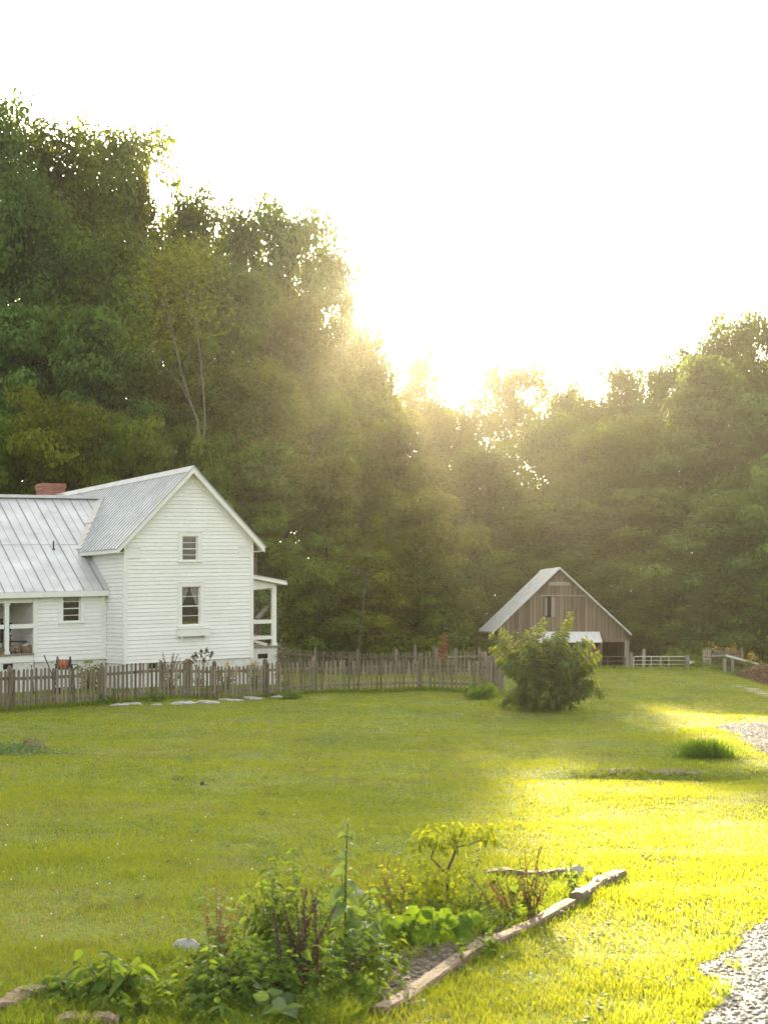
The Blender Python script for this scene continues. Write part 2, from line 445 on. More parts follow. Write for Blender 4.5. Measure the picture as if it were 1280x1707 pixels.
def siding(mb, place, aL, aR, z0, z1, holes=(), ex=.130, lip=.027, seed=1):
    """lapped boards; place(a, outward, z) -> point; holes (a0,a1,z0,z1)"""
    q = random.Random(seed); z = z0
    while z < z1 - 1e-4:
        zt = min(z+ex*q.uniform(.96,1.04), z1)
        cuts = sorted({z, zt} | {h for o in holes for h in (o[2], o[3]) if z < h < zt})
        tint = q.uniform(.2, .8)
        for za, zb in zip(cuts, cuts[1:]):
            oa = lip*(1-(za-z)/(zt-z)); ob = lip*(1-(zb-z)/(zt-z))
            zm = (za+zb)/2
            ivs = [(0.0, 1.0)]; L0, R0 = aL(zm), aR(zm)
            if R0 - L0 < .01: continue
            segs = [(L0, R0)]
            for o in holes:
                if o[2] <= zm <= o[3]:
                    n = []
                    for a, b in segs:
                        if o[0] > a: n.append((a, min(b, o[0])))
                        if o[1] < b: n.append((max(a, o[1]), b))
                    segs = [s_ for s_ in n if s_[1]-s_[0] > .005]
            for a, b in segs:
                a0 = aL(za) if a == L0 else a; a1 = aL(zb) if a == L0 else a
                b0 = aR(za) if b == R0 else b; b1 = aR(zb) if b == R0 else b
                # butt joints along long boards
                js = [0, 1]
                if b-a > 2.4: js = [0, q.uniform(.25,.75), 1]
                for f0, f1 in zip(js, js[1:]):
                    g = .0015 if f1 < 1 else 0
                    w = q.uniform(-.001, .001); tj = min(1, max(0, tint+q.uniform(-.15,.15)))
                    p = [place(a0+(b0-a0)*f0, oa+w, za), place(a0+(b0-a0)*f1-g, oa+w, za), place(a1+(b1-a1)*f1-g, ob, zb), place(a1+(b1-a1)*f0, ob, zb),
                         place(a0+(b0-a0)*f0, -.004, za), place(a0+(b0-a0)*f1-g, -.004, za)]
                    mb.add(p, [(0,1,2,3),(4,5,1,0)], tj)
        z = zt
    return mb

W, LEN = 4.78, 13.0
RX, RZ = 2.39, 7.43                        # ridge
roofz = lambda x: RZ-abs(x-RX)
ZB = hp_t(208, 1107, 0)[1]                 # bottom of the boards
front = lambda a, o, z: (a, -o, z)
g_l = lambda z: max(0.0, RX-(RZ-.1-z)); g_r = lambda z: min(W, RX+(RZ-.1-z))
def rect_t(u0, u1, v0, v1, t):
    (a, za) = hp_t(u0, v0, t); (b, zb) = hp_t(u1, v1, t); return a, b, zb, za
win_up = rect_t(303.7, 329.5, 894, 935, 0); win_lo = rect_t(303, 333.6, 978, 1042, 0)
win_wg = rect_t(105, 134.3, 991.5, 1036.5, 1.6)

wb = siding(MB(), front, g_l, g_r, ZB, RZ-.12, [win_up, win_lo], seed=3)
main_wall = hb(wb, 'wall', M['paint'])
wb = siding(MB(), lambda a,o,z: (-o, a, z), lambda z: 0.0, lambda z: 5.2 if z > 3.1 else 1.62, ZB, 5.0, seed=4)
hb(wb, 'wall', M['paint'])
wb = siding(MB(), lambda a,o,z: (W+o, LEN-a, z), lambda z: 0.0, lambda z: LEN, ZB, 5.0, seed=5)
siding(wb, lambda a,o,z: (W-a, LEN+o, z), lambda z: W-g_r(z), lambda z: W-g_l(z), ZB, RZ-.12, seed=6)
siding(wb, lambda a,o,z: (-o, a, z), lambda z: 11.0, lambda z: LEN, ZB, 5.0, seed=8)
hb(wb, 'wall', M['paint'])
# trim: corner boards, cornice returns, frieze, rake boards
tb = MB()
tb.box(-.028, .10, -.030, .0, ZB-.02, 4.92); tb.box(-.030, .0, 0, .10, ZB-.02, 4.92)
hb(tb, 'corner_board', M['trim']); tb = MB()
tb.box(W-.10, W+.028, -.030, .0, ZB-.02, 4.92); tb.box(W, W+.03, 0, .10, ZB-.02, 4.92)
hb(tb, 'corner_board', M['trim'])
for sgn in (0, 1):
    tb = MB(); x0, x1 = ((.10, .56) if not sgn else (W-.56, W-.10))
    tb.box(x0, x1, -.034, -.014, 4.36, 4.68); tb.box(x0-.01, x1+.01, -.046, -.012, 4.33, 4.36); tb.box(x0-.01, x1+.01, -.05, -.012, 4.68, 4.71)
    hb(tb, 'cornice_return', M['trim'])
for sgn in (-1, 1):
    rb = MB(); e = .34
    a = (RX, -.27, RZ-.02); b = (RX+sgn*(RX+e), -.27, RZ-.02-(RX+e))
    pl = [(RX, RZ-.03), (RX+sgn*(RX+e), RZ-.03-(RX+e)), (RX+sgn*(RX+e), RZ-.21-(RX+e)), (RX, RZ-.21)]
    rb.prism(pl, -.29, -.255)
    pl = [(RX, RZ-.13), (RX+sgn*(RX+.30), RZ-.13-(RX+.30)), (RX+sgn*(RX+.30), RZ-.155-(RX+.30)), (RX, RZ-.155)]
    rb.prism(pl, -.254, -.004)
    pl = [(RX, RZ-.16), (RX+sgn*RX, RZ-.16-RX), (RX+sgn*RX, RZ-.34-RX), (RX, RZ-.34)]
    rb.prism(pl, -.036, -.017)
    hb(rb, 'rake_board', M['trim'])
fb = MB(); fb.box(-.345, -.31, -.25, 4.4, 4.52, 4.69); fb.box(-.31, -.02, -.02, 4.0, 4.52, 4.545); fb.box(-.06, -.02, .1, 1.6, 4.36, 4.52)
fb.box(W+.31, W+.345, -.25, LEN+.25, 4.52, 4.69); fb.box(W+.02, W+.31, -.02, LEN+.2, 4.52, 4.545)
hb(fb, 'fascia', M['trim'])
# main roof: ribbed sheet on each slope and a ridge cap
for sgn in (-1, 1):
    rb = MB(); rib = MB(); e = .37
    def sl(f, y, h): return Vector((RX+sgn*(RX+e)*f - 0*h, y, RZ-(RX+e)*f + h))
    n = 46; y0, y1 = -.30, LEN+.3
    for i in range(n):
        ya = y0+(y1-y0)*i/n; yb = y0+(y1-y0)*(i+1)/n; t = random.uniform(.25,.75) if i % 4 == 0 else t
        p = [sl(0,ya,0), sl(0,yb,0), sl(1,yb,0), sl(1,ya,0), sl(0,ya,-.03), sl(0,yb,-.03), sl(1,yb,-.03), sl(1,ya,-.03)]
        rb.add(p, [(0,1,2,3),(7,6,5,4),(3,2,6,7)] + ([(0,3,7,4)] if i == 0 else []) + ([(1,5,6,2)] if i == n-1 else []), t)
        rib.add([sl(0,ya-.02,.0), sl(0,ya-.009,.036), sl(0,ya+.009,.036), sl(0,ya+.02,.0), sl(1.005,ya-.02,.0), sl(1.005,ya-.009,.036), sl(1.005,ya+.009,.036), sl(1.005,ya+.02,.0)],
               [(0,1,5,4),(1,2,6,5),(2,3,7,6),(4,5,6,7)], .5)
    ro = hb(rb, 'roof', M['roof']); hb(rib, 'roof_rib', M['seam'], ro)
    if sgn == -1: roof_main = ro
cb = MB()
for sgn in (-1, 1):
    pl = [(RX, RZ+.045), (RX+sgn*.2, RZ-.155), (RX+sgn*.2, RZ-.172), (RX, RZ+.028)]
    cb.prism(pl, -.31, LEN+.31)
hb(cb, 'ridge_cap', M['roof'], roof_main)
# foundation
fo = MB(); fo.box(.03, W-.03, .03, LEN-.03, -.6, ZB+.01)
foundo = hb(fo, 'foundation', M['found'])
v = rect_t(249, 263, 1106, 1114, .03)
vb = MB(); vb.box(v[0], v[1], .015, .028, v[2], v[3]); hb(vb, 'vent', M['dark'], foundo)

# windows -----------------------------------------------------------
def window(h, y, rows, case, sill=.03, curtain=None, seed=0):
    """h opening (x0,x1,z0,z1) in a wall facing -y at depth y"""
    x0, x1, z0, z1 = h
    f = MB()
    f.box(x0-case, x0, y-.040, y-.002, z0-.0, z1+case*.9); f.box(x1, x1+case, y-.040, y-.002, z0, z1+case*.9)
    f.box(x0, x1, y-.040, y-.002, z1, z1+case*.9); f.box(x0-case-.015, x1+case+.015, y-.052, y-.0, z1+case*.9, z1+case*.9+.03)
    f.box(x0-case-.02, x1+case+.02, y-.075, y+.05, z0-.045, z0); f.box(x0-case, x1+case, y-.03, y-.002, z0-.13, z0-.045)
    for a, b in ((x0, x0+.006), (x1-.006, x1)): f.box(a, b, y, y+.09, z0, z1)
    f.box(x0, x1, y, y+.09, z1-.006, z1)
    fr = hb(f, 'window_frame', M['trim'], house)
    s = MB(); st = .032
    s.box(x0+.006, x0+.006+st, y+.03, y+.06, z0, z1-.006); s.box(x1-.006-st, x1-.006, y+.03, y+.06, z0, z1-.006)
    for i in range(rows+1):
        zz = z0+(z1-.006-z0)*i/rows; th = .018 if 0 < i < rows and i != rows//2 else .035
        za = max(z0, zz-th/2); zb = min(z1-.006, zz+th/2)
        if i == 0: zb = z0+.05
        s.box(x0+.006+st, x1-.006-st, y+.033, y+.057, za, zb)
    hb(s, 'sash', M['trim'], fr)
    g = MB(); g.add([(x0+.02, y+.045, z0+.02), (x1-.02, y+.045, z0+.02), (x1-.02, y+.045, z1-.02), (x0+.02, y+.045, z1-.02)], [(0,1,2,3)])
    hb(g, 'pane', M['glass'], fr)
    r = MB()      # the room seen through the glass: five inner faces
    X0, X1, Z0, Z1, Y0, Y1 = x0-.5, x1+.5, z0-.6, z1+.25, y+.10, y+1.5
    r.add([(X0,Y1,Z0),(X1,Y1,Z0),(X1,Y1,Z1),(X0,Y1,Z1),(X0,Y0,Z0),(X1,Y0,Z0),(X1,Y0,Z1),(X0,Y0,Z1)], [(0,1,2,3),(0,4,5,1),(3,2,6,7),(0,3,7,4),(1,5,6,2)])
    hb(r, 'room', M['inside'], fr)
    if curtain:
        q = random.Random(seed)
        for kind in curtain:
            c = MB(); n = 26; vs = []
            xa, xb = x0, x1
            if kind == 'left': xb = x0+(x1-x0)*.42
            if kind == 'right': xa = x1-(x1-x0)*.42
            for i in range(n+1):
                f_ = i/n; xx = xa+(xb-xa)*f_; yy = y+.13+.02*math.sin(f_*22+seed)
                if kind == 'valance': lo = z1-(z1-z0)*(.26+.04*math.sin(f_*20))
                elif kind == 'left': lo = z1-(z1-z0)*(.62-.5*f_)
                elif kind == 'right': lo = z1-(z1-z0)*(.62-.5*(1-f_))
                else: lo = z0+(z1-z0)*.02
                vs += [(xx, yy, lo), (xx, yy, z1)]
            c.add(vs, [(2*i, 2*i+2, 2*i+3, 2*i+1) for i in range(n)])
            hb(c, 'curtain', M['curtain'], fr)
    return fr
window(win_up, 0, 4, .145)
window(win_lo, 0, 4, .155, curtain=['left', 'right'], seed=2)
window(win_wg, 1.6, 4, .14, curtain=['valance'], seed=5)
# flower box under the lower window
fx = rect_t(295.5, 345, 1049, 1059, 0)
b = MB(); b.box(fx[0], fx[1], -.27, -.02, fx[2], fx[3]); b.box(fx[0]-.02, fx[1]+.02, -.29, -.02, fx[3], fx[3]+.018); b.box(fx[0]+.1, fx[0]+.14, -.2, -.02, fx[2]-.08, fx[2]); b.box(fx[1]-.14, fx[1]-.1, -.2, -.02, fx[2]-.08, fx[2])
hb(b, 'window_box', M['trim'])

# ---- rear wing -----------------------------------------------------
WY, WRY = 1.6, 6.55
EZ = hp_t(150, 984, 1.32)[1]; WRZ = 6.80; WS = (WRZ-EZ)/(WRY-1.32)
wz = lambda y: EZ+WS*(y-1.32)
xv = lambda y: wz(y)-RZ+RX
yv0 = 1.32+(RZ-RX-EZ)/WS                  # where the valley starts over the wall line
XE = -9.5
def wroof(name, front_):
    rb = MB(); my = (lambda y: y) if front_ else (lambda y: 2*WRY-y)
    edge = lambda y: 0.0 if y < yv0 else xv(y)
    ys = [1.32, yv0, WRY]
    top = [(XE, my(1.32), EZ), (-.002, my(1.32), EZ), (-.002, my(yv0), wz(yv0)), (xv(WRY), my(WRY), WRZ), (XE, my(WRY), WRZ)]
    lo = [(x, y, z-.04) for x, y, z in top]
    rb.add(top+lo, [(0,1,2,3,4) if front_ else (4,3,2,1,0), (9,8,7,6,5) if front_ else (5,6,7,8,9), (0,5,6,1), (4,9,5,0), (1,6,7,2)], .5)
    o = hb(rb, name, M['roofw'])
    sm = MB(); x = -.22; k = 0; sp = .34
    while x > XE:
        ya = 1.30; yb = WRY
        big = k % 2 == 0
        w, hgt = (.022, .032) if big else (.012, .010)
        sm.bar((x, my(ya), wz(ya)+hgt*.45), (x, my(yb), wz(yb)+hgt*.45), w, hgt, .4 if big else .7, up=(0,0,1))
        x -= sp; k += 1
    x = -.22+sp; k = 1
    while x < xv(WRY):
        ya = 1.32+(x+RZ-RX-EZ)/WS
        big = k % 2 == 0; w, hgt = (.022, .032) if big else (.012, .010)
        sm.bar((x, my(ya), wz(ya)+hgt*.45), (x, my(WRY), WRZ+hgt*.45), w, hgt, .4 if big else .7)
        x += sp; k += 1
    ym = 1.32+(WRY-1.32)*.47
    sm.bar((XE, my(ym), wz(ym)+.003), (xv(ym)-.1, my(ym), wz(ym)+.003), .02, .008, .6)
    hb(sm, 'standing_seam', M['seam'], o)
    return o
wr = wroof('roof', True); wroof('roof', False)
c = MB(); c.box(XE, xv(WRY)+.05, WRY-.17, WRY+.17, WRZ-.02, WRZ+.09); hb(c, 'ridge_cap', M['roofw'], wr)
fl = MB(); ya = 3.45
fl.bar((xv(ya)-.0, ya, wz(ya)+.05), (xv(WRY-.1)-.05, WRY-.1, wz(WRY-.1)+.06), .30, .03, up=(-.5,-.45,.75))
fl.bar((xv(4.9)-.06, 4.9, wz(4.9)+.075), (xv(5.0)-.06, 5.0, wz(5.0)+.075), .36, .03, up=(-.5,-.45,.75))
hb(fl, 'valley_flashing', M['flash'], wr)
fl = MB(); fl.bar((-.015, 1.33, EZ+.05), (-.015, 3.4, wz(3.4)+.05), .03, .09); fl.bar((-.10, 1.33, EZ+.02), (-.10, 3.3, wz(3.3)+.02), .17, .012); hb(fl, 'wall_flashing', M['roofw'], wr)
(px_, pz_) = hp_t(89.8, 915, 3.2)
# vent pipe standing on the wing roof
k = (89.8-640)/FPX
for t_ in np.arange(1.5, 6.5, .02):
    s_, z_ = hp_t(89.8, 916, t_)
    if z_ <= wz(t_): break
vp = MB(); vp.tube([(s_, t_, wz(t_)-.05), (s_, t_, wz(t_)+.30)], .032, 8); vp.lathe([(.06,0),(.045,.05)], 10, (s_, t_, wz(t_)-.02))
hb(vp, 'vent_pipe', M['rust'])
WZB = hp_t(60, 1100.5, WY)[1]
PXR = hp_t(57.5, 1050, WY)[0]             # corner of the porch opening
wb = siding(MB(), lambda a,o,z: (a, WY-o, z), lambda z: PXR, lambda z: -.02, WZB, EZ-.02, [win_wg], seed=11)
siding(wb, lambda a,o,z: (PXR-o, WY+2.2-a, z), lambda z: 0.0, lambda z: min(2.2, WY+2.2-1.32-(z-EZ)/WS-.12), WZB, EZ+.9, seed=12)
siding(wb, lambda a,o,z: (a, WY+2.2-o, z), lambda z: XE+.3, lambda z: PXR, WZB+.15, EZ+.9, seed=13)
siding(wb, lambda a,o,z: (XE+.3-o, 2*WRY-WY-a, z), lambda z: max(0,(z-EZ)/WS), lambda z: min(2*(WRY-WY), 2*(WRY-WY)-(z-EZ)/WS), WZB, WRZ-.1, seed=14)
siding(wb, lambda a,o,z: (-a, 2*WRY-WY+o, z), lambda z: 0.0, lambda z: -XE-.3, WZB, EZ, seed=15)
hb(wb, 'wall', M['paint'])
tb = MB(); tb.box(PXR-.03, PXR+.11, WY-.032, WY+.0, WZB-.03, EZ-.03); tb.box(PXR-.033, PXR-.018, WY, WY+.1, WZB-.03, EZ)
hb(tb, 'corner_board', M['trim']); tb = MB()
tb.box(-.20, -.02, WY-.030, WY, WZB-.03, EZ-.05)
tb.box(PXR, -.02, WY-.034, WY-.01, WZB-.07, WZB)
hb(tb, 'corner_board', M['trim'])
fb = MB(); fb.box(XE, -.02, 1.30, 1.335, EZ-.20, EZ-.035); fb.box(XE, -.02, 1.336, WY+.05, EZ-.20, EZ-.175); fb.box(XE+.3, PXR-.04, WY-.03, WY+.09, EZ-.36, EZ-.20)
hb(fb, 'fascia', M['trim'])
fo = MB(); fo.box(PXR+.02, -.03, WY+.03, 2*WRY-WY-.05, -.6, WZB-.01); wf = hb(fo, 'foundation', M['found'])
# porch of the wing
PF = hp_t(45, 1089.5, WY-.1)[1]
fo = MB(); fo.box(XE+.3, PXR-.02, WY-.02, WY+2.18, -.6, PF-.05); wf2 = hb(fo, 'porch_base', M['found'])
skz = hp_t(30, 1104.5, WY-.06)[1]
fo = MB(); fo.box(XE+.3, PXR-.05, WY-.05, WY-.022, skz, PF-.06); hb(fo, 'skirt_board', M['trim'], wf2)
v = rect_t(6, 21.5, 1107, 1115, WY-.02); vb = MB(); vb.box(v[0], v[1], WY-.045, WY-.022, v[2], v[3]); hb(vb, 'vent', M['dark'], wf2)
fo = MB(); fo.box(XE+.25, PXR-.03, WY-.10, WY+2.18, PF-.05, PF); hb(fo, 'porch_floor', M['post'])
ce = MB(); ce.box(XE+.3, PXR-.02, WY+.1, WY+2.18, EZ-.10, EZ-.06); hb(ce, 'porch_ceiling', M['trim'])
for u0, u1 in ((8.5, 15.5), (-104, -97)):
    a = hp_t(u0, 1050, WY)[0]; b_ = hp_t(u1, 1050, WY)[0]
    pb = MB(); pb.box(a, b_, WY-.03, WY+.10, PF, EZ-.36); pb.box(a-.025, b_+.025, WY-.05, WY+.12, PF+.001, PF+.09); pb.box(a-.025, b_+.025, WY-.05, WY+.12, EZ-.44, EZ-.37)
    hb(pb, 'porch_post', M['trim'])
a = hp_t(16, 1044, WY)[0]; r0 = hp_t(35, 1047.5, WY)[1]; r1 = hp_t(35, 1040.5, WY)[1]
rb = MB(); rb.box(a+.03, PXR-.03, WY-.02, WY+.07, r0, r1); rb.box(a-3.2, a-.17, WY-.02, WY+.07, r0, r1); hb(rb, 'porch_rail', M['trim'])

# ---- chimney at the far gable ---------------------------------------
(cs0, cz) = hp_t(70, 805, 13.35); (cs1, _) = hp_t(111, 805, 13.35)
cb = MB(); cb.box(cs0+.05, cs1-.05, 13.36, 14.2, -.5, cz-.28)
for i, e in enumerate((.03, .015, .0)): cb.box(cs0+e, cs1-e, 13.36-.05+e, 14.25-e, cz-.28+i*.075, cz-.28+(i+1)*.075-.001)
cb.box(cs0+.03, cs1-.03, 13.35, 14.2, cz-.055, cz)
ch = hb(cb, 'chimney', M['brick'])

# ---- front porch on the far side ----------------------------------
PT = .4
sx, z_fl = hp_t(458, 1076, PT)
(so, z_e) = hp_t(477, 969, PT-.2); (_, z_w) = hp_t(421, 957.5, PT-.2)
YB = 9.0
rb = MB(); rb.prism([(W+.01, z_w), (so, z_e), (so, z_e-.05), (W+.01, z_w-.05)], PT-.25, YB)
for i in range(16):
    yy = PT-.2+i*.55
    rb.bar((W+.02, yy, z_w+.008), (so, yy, z_e+.008), .025, .02)
pr = hb(rb, 'porch_roof', M['roof'])
rb = MB(); zz = hp_t(440, 984, PT)[1]
rb.prism([(W+.032, z_w-.06), (so-.38, z_e-.01), (so-.38, zz+.10), (W+.032, zz)], PT-.04, PT-.012)
rb.box(so-.46, so-.36, PT-.02, YB-.1, zz+.02, zz+.18)
rb.prism([(W+.02, z_w-.05), (so+.02, z_e-.05), (so+.02, z_e-.14), (W+.02, z_w-.13)], PT-.26, PT-.23)
rb.box(so-.0, so+.02, PT-.23, YB, z_e-.13, z_e-.04)
hb(rb, 'porch_beam', M['trim'])
for k, yy in enumerate((PT, PT+2.6, PT+5.2)):
    (a, _) = hp_t(454.5, 1030, PT); (b_, _) = hp_t(461, 1030, PT)
    pb = MB(); pb.box(a, b_, yy, yy+.12, z_fl, zz+.16); pb.box(a-.025, b_+.025, yy-.025, yy+.145, z_fl+.001, z_fl+.09)
    hb(pb, 'porch_post', M['trim'])
for v0, v1 in ((1033.5, 1039.5), (1060.5, 1066)):
    za = hp_t(440, v1, PT)[1]; zb = hp_t(440, v0, PT)[1]
    rb = MB(); rb.box(W+.04, a, PT+.02, PT+.09, za, zb); rb.box(a+.03, a+.09, PT+.15, PT+2.55, za, zb); rb.box(a+.03, a+.09, PT+2.75, PT+5.15, za, zb)
    hb(rb, 'porch_rail', M['trim'])
fo = MB(); fo.box(W+.01, b_+.10, PT-.08, YB, z_fl-.06, z_fl); hb(fo, 'porch_floor', M['post'])
fo = MB(); fo.box(W+.0, b_+.03, PT-.03, YB-.1, -.6, z_fl-.061); wf3 = hb(fo, 'porch_base', M['found'])
v = rect_t(430, 446, 1090, 1097, PT-.03); vb = MB(); vb.box(v[0], v[1], PT-.045, PT-.032, v[2], v[3]); hb(vb, 'vent', M['dark'], wf3)
sb = MB(); sb.bar((W+.05, PT+.3, hp_t(424, 1063, PT+.3)[1]), hp_t(445, 1075, PT+.3)[:1]+(PT+.3,)+hp_t(445, 1075, PT+.3)[1:], .05, .10); sb.bar((W+.10, PT+.42, hp_t(424, 1060, PT+.4)[1]), hp_t(443, 1075, PT+.4)[:1]+(PT+.42,)+hp_t(443, 1075, PT+.4)[1:], .04, .06)
hb(sb, 'folded_chair_frame', M['trim'])

# ---- things on the wing porch ------------------------------------
def hw(s, t, z): return Vector((HA[0]+s*EX[0]+t*EY[0], HA[1]+s*EX[1]+t*EY[1], HZ0+z+SH*s))
def on_porch(u, t):
    s = hp_t(u, 1080, t)[0]; return hw(s, t, PF)
# rocking chair
o = on_porch(2, WY+.55); ch_ = thing('rocking_chair', 'dark wooden rocking chair with a tall slatted back at the left edge of the porch', 'chair', o, HT+.3)
sl_ = MB()
for i in range(5): sl_.box(-.2+i*.09, -.14+i*.09, .20, .225, .42, 1.12)
sl_.box(-.24, .24, .195, .235, 1.10, 1.18); sl_.build('backrest', M['dwood'], ch_)
MB().box(-.26, .26, -.25, .23, .38, .42).build('seat', M['dwood'], ch_)
for sx_ in (-.23, .23):
    MB().tube([(sx_, -.2, .08), (sx_, -.2, .62)], .022).build('leg', M['dwood'], ch_); MB().tube([(sx_, .2, .08), (sx_, .21, .7)], .022).build('leg', M['dwood'], ch_)
    MB().tube([(sx_, -.42+.14*i, .03+.06*((i-3)/3)**2) for i in range(7)], .022).build('rocker', M['dwood'], ch_)
    MB().box(sx_-.03, sx_+.03, -.28, .22, .60, .63).build('armrest', M['dwood'], ch_)
# bench
o = on_porch(29, WY+.9); be = thing('porch_bench', 'low dark wooden trough bench against the porch wall behind the rail', 'bench', o, HT)
MB().prism([(-.36,.36),(.36,.36),(.46,.66),(.42,.66),(.33,.40),(-.33,.40),(-.42,.66),(-.46,.66)], -.2, .2).build('trough', M['dwood'], be)
for sx_ in (-.3, .3):
    for sy_ in (-.15, .15): MB().tube([(sx_*1.1, sy_, 0), (sx_, sy_, .37)], .025).build('leg', M['dwood'], be)
# black kettle pot on a shelf
o = on_porch(12, WY+.75); po = thing('black_pot', 'black iron pot with a flared rim on a dark stand beside the porch post', 'pot', o, HT)
MB().lathe([(.10,.72),(.16,.80),(.13,.92),(.19,1.02),(.20,1.03),(.17,1.0)], 14).build('bowl', M['iron'], po)
MB().lathe([(.16,0),(.06,.05),(.05,.68),(.13,.72)], 10).build('stand', M['iron'], po)
# wicker basket and white cushion
o = on_porch(46, WY+.35); ba = thing('wicker_basket', 'round brown wicker basket on the porch floor beside the wall corner', 'basket', o, HT)
MB().lathe([(.20,0),(.25,.12),(.26,.22),(.24,.225),(.22,.05)], 16).build('bowl', M['wicker'], ba)
MB().ring((0,0,.225), (0,0,1), .25, .018, 18).build('rim', M['wicker'], ba)
cu = MB(); cu.blob((0,0,0), (.20,.10,.055), 3, jag=.1); co = cu.build('cushion', M['curtain'], None, True); co.location = o+Vector((-.03,-.02,.27)); co.rotation_euler = (0,-.35,HT)
tag(co, 'small white rolled cloth lying on the wicker basket', 'cloth')
# little crate lantern
o = on_porch(24.5, WY+.05); la = thing('wooden_lantern', 'small brown wooden lantern box on the porch edge right of the white post', 'lantern', o, HT+.2)
lb = MB()
for a_ in (-.11, .11):
    for c_ in (-.11, .11): lb.box(a_-.014, a_+.014, c_-.014, c_+.014, 0, .2)
lb.box(-.13, .13, -.13, .13, 0, .02); lb.box(-.13, .13, -.13, .13, .1, .115); lb.build('frame', M['wicker'], la)
MB().prism([(-.16,.2),(.16,.2),(0,.29)], -.15, .15).build('roof', M['wicker'], la)
o = on_porch(2.5, WY+.02); la = thing('birdhouse_box', 'tiny tan wooden house box at the far left of the porch edge', 'birdhouse', o, HT-.2)
MB().box(-.09, .09, -.09, .09, 0, .13).build('box', M['wicker'], la); MB().prism([(-.13,.125),(.13,.125),(0,.23)], -.12, .12).build('roof', M['timber'], la)
MB().ring((0,-.09,.07), (0,1,0), .025, .008, 10).build('entrance', M['iron'], la)
# hanging red basket
s_, z_ = hp_t(4.5, 1001, WY+.25); o = hw(s_, WY+.25, z_)
hg = thing('hanging_lantern', 'red brown hanging lantern under the porch eave left of the post', 'lantern', o)
MB().lathe([(.05,-.05),(.10,0),(.10,.12),(.05,.2),(.02,.22)], 10).build('body', M['red'], hg)
MB().tube([(0,0,.22), (0,0,EZ-.1-z_)], .006, 5).build('hook_wire', M['iron'], hg)
# ================================================================ FENCES
def fence(name, label, pts, h, sp, w, cat='fence', post_every=2.45, lean=.02, seed=0, rails_front=False, extra_post_h=.06):
    """pts: list of (x,y) along the line"""
    q = random.Random(seed)
    base = Vector((pts[0][0], pts[0][1], g1(*pts[0])))
    root = thing(name, label, cat, base)
    for (xa, ya), (xb, yb) in zip(pts, pts[1:]):
        L = math.hypot(xb-xa, yb-ya); ux, uy = (xb-xa)/L, (yb-ya)/L; nx, ny = uy, -ux      # n: toward the viewer
        if ny > 0: nx, ny = -nx, -ny
        if rails_front: nx, ny = -nx, -ny
        nb = max(1, round(L/post_every)); bl = L/nb
        at = lambda s, off, z: Vector((xa+ux*s+nx*off, ya+uy*s+ny*off, g1(xa+ux*s, ya+uy*s)+z)) - base
        for b in range(nb+1):
            ph = h+extra_post_h+q.uniform(-.03,.05); pm = MB(); s = b*bl; ww = q.uniform(.042,.056)
            lx = q.uniform(-lean,lean)
            p0 = at(s, -.04, -.15); p1 = at(s+lx, -.04, ph)
            pm.bar(p0, p1, ww*1.9, ww*1.9, q.random(), up=(nx,ny,0)); pm.bar(p1, p1+Vector((0,0,.05)), ww*1.1, ww*1.1, .5, up=(nx,ny,0))
            pm.build('post', M['fence'], root)
        for b in range(nb):
            for rz_ in (.22, h-.22):
                rm = MB(); rm.bar(at(b*bl, .01, rz_+q.uniform(-.02,.02)), at((b+1)*bl, .01, rz_+q.uniform(-.02,.02)), .035, .085, q.random()); rm.build('rail', M['fence'], root)
            pk = MB(); n = max(1, int(bl/sp)); wob = [q.uniform(-.02,.02) for _ in range(4)]
            for i in range(n):
                s = b*bl+(i+.5)*bl/n+q.uniform(-.012,.012); hh = h+q.uniform(-.025,.02)+.03*math.sin(s*.8+seed)
                ww = w*q.uniform(.85,1.1)/2; ln = q.gauss(0,.012); g0 = .03+q.uniform(-.015,.03); tn = q.random()
                vs = []
                for off in (.032, .052):
                    for a_, z_ in ((-ww,g0),(ww,g0),(ww+ln,hh-ww*1.1),(ln+ww*.35,hh-.012),(ln,hh),(ln-ww*.35,hh-.012),(-ww+ln,hh-ww*1.1)):
                        vs.append(at(s+a_, off, z_))
                n7 = 7
                pk.add(vs, [tuple(range(7,14)), tuple(reversed(range(7)))]+[(k, (k+1)%7, (k+1)%7+7, k+7) for k in range(7)], tn)
            pk.build('picket_panel', M['fence'], root)
    return root
def xy(u, d): return ((u-640)/FPX*d, d)
fence('picket_fence', 'weathered brown picket fence running in front of the white house with pointed pickets', [xy(-120, 33.8), xy(19, 36.0), xy(172, 38.6), xy(443, 43.2), xy(524, 44.2)], 1.03, .14, .072, seed=1)
fence('picket_fence', 'weathered picket fence between the house yard and the large green shrub', [xy(524.6, 44.25), xy(700, 44.4), xy(838, 43.6)], 1.0, .142, .068, seed=2)
fence('picket_fence', 'far grey picket fence crossing the yard behind the house porch below the woods', [xy(462, 62), xy(597, 57.6), xy(800, 53.0), xy(835, 46.5)], .98, .17, .075, seed=3, rails_front=True, extra_post_h=.09)
# dark leaning brace at the left end
a = P(12, 1184, 35.6); b = P(20, 1124, 35.6)
lb = MB().bar((0,0,-.05), Vector((.16,0,.95)), .10, .03, .3).build('leaning_board', M['fence']); lb.location = (a.x, a.y, g1(a.x, a.y)); tag(lb, 'loose dark board leaning on the left end of the picket fence', 'board')

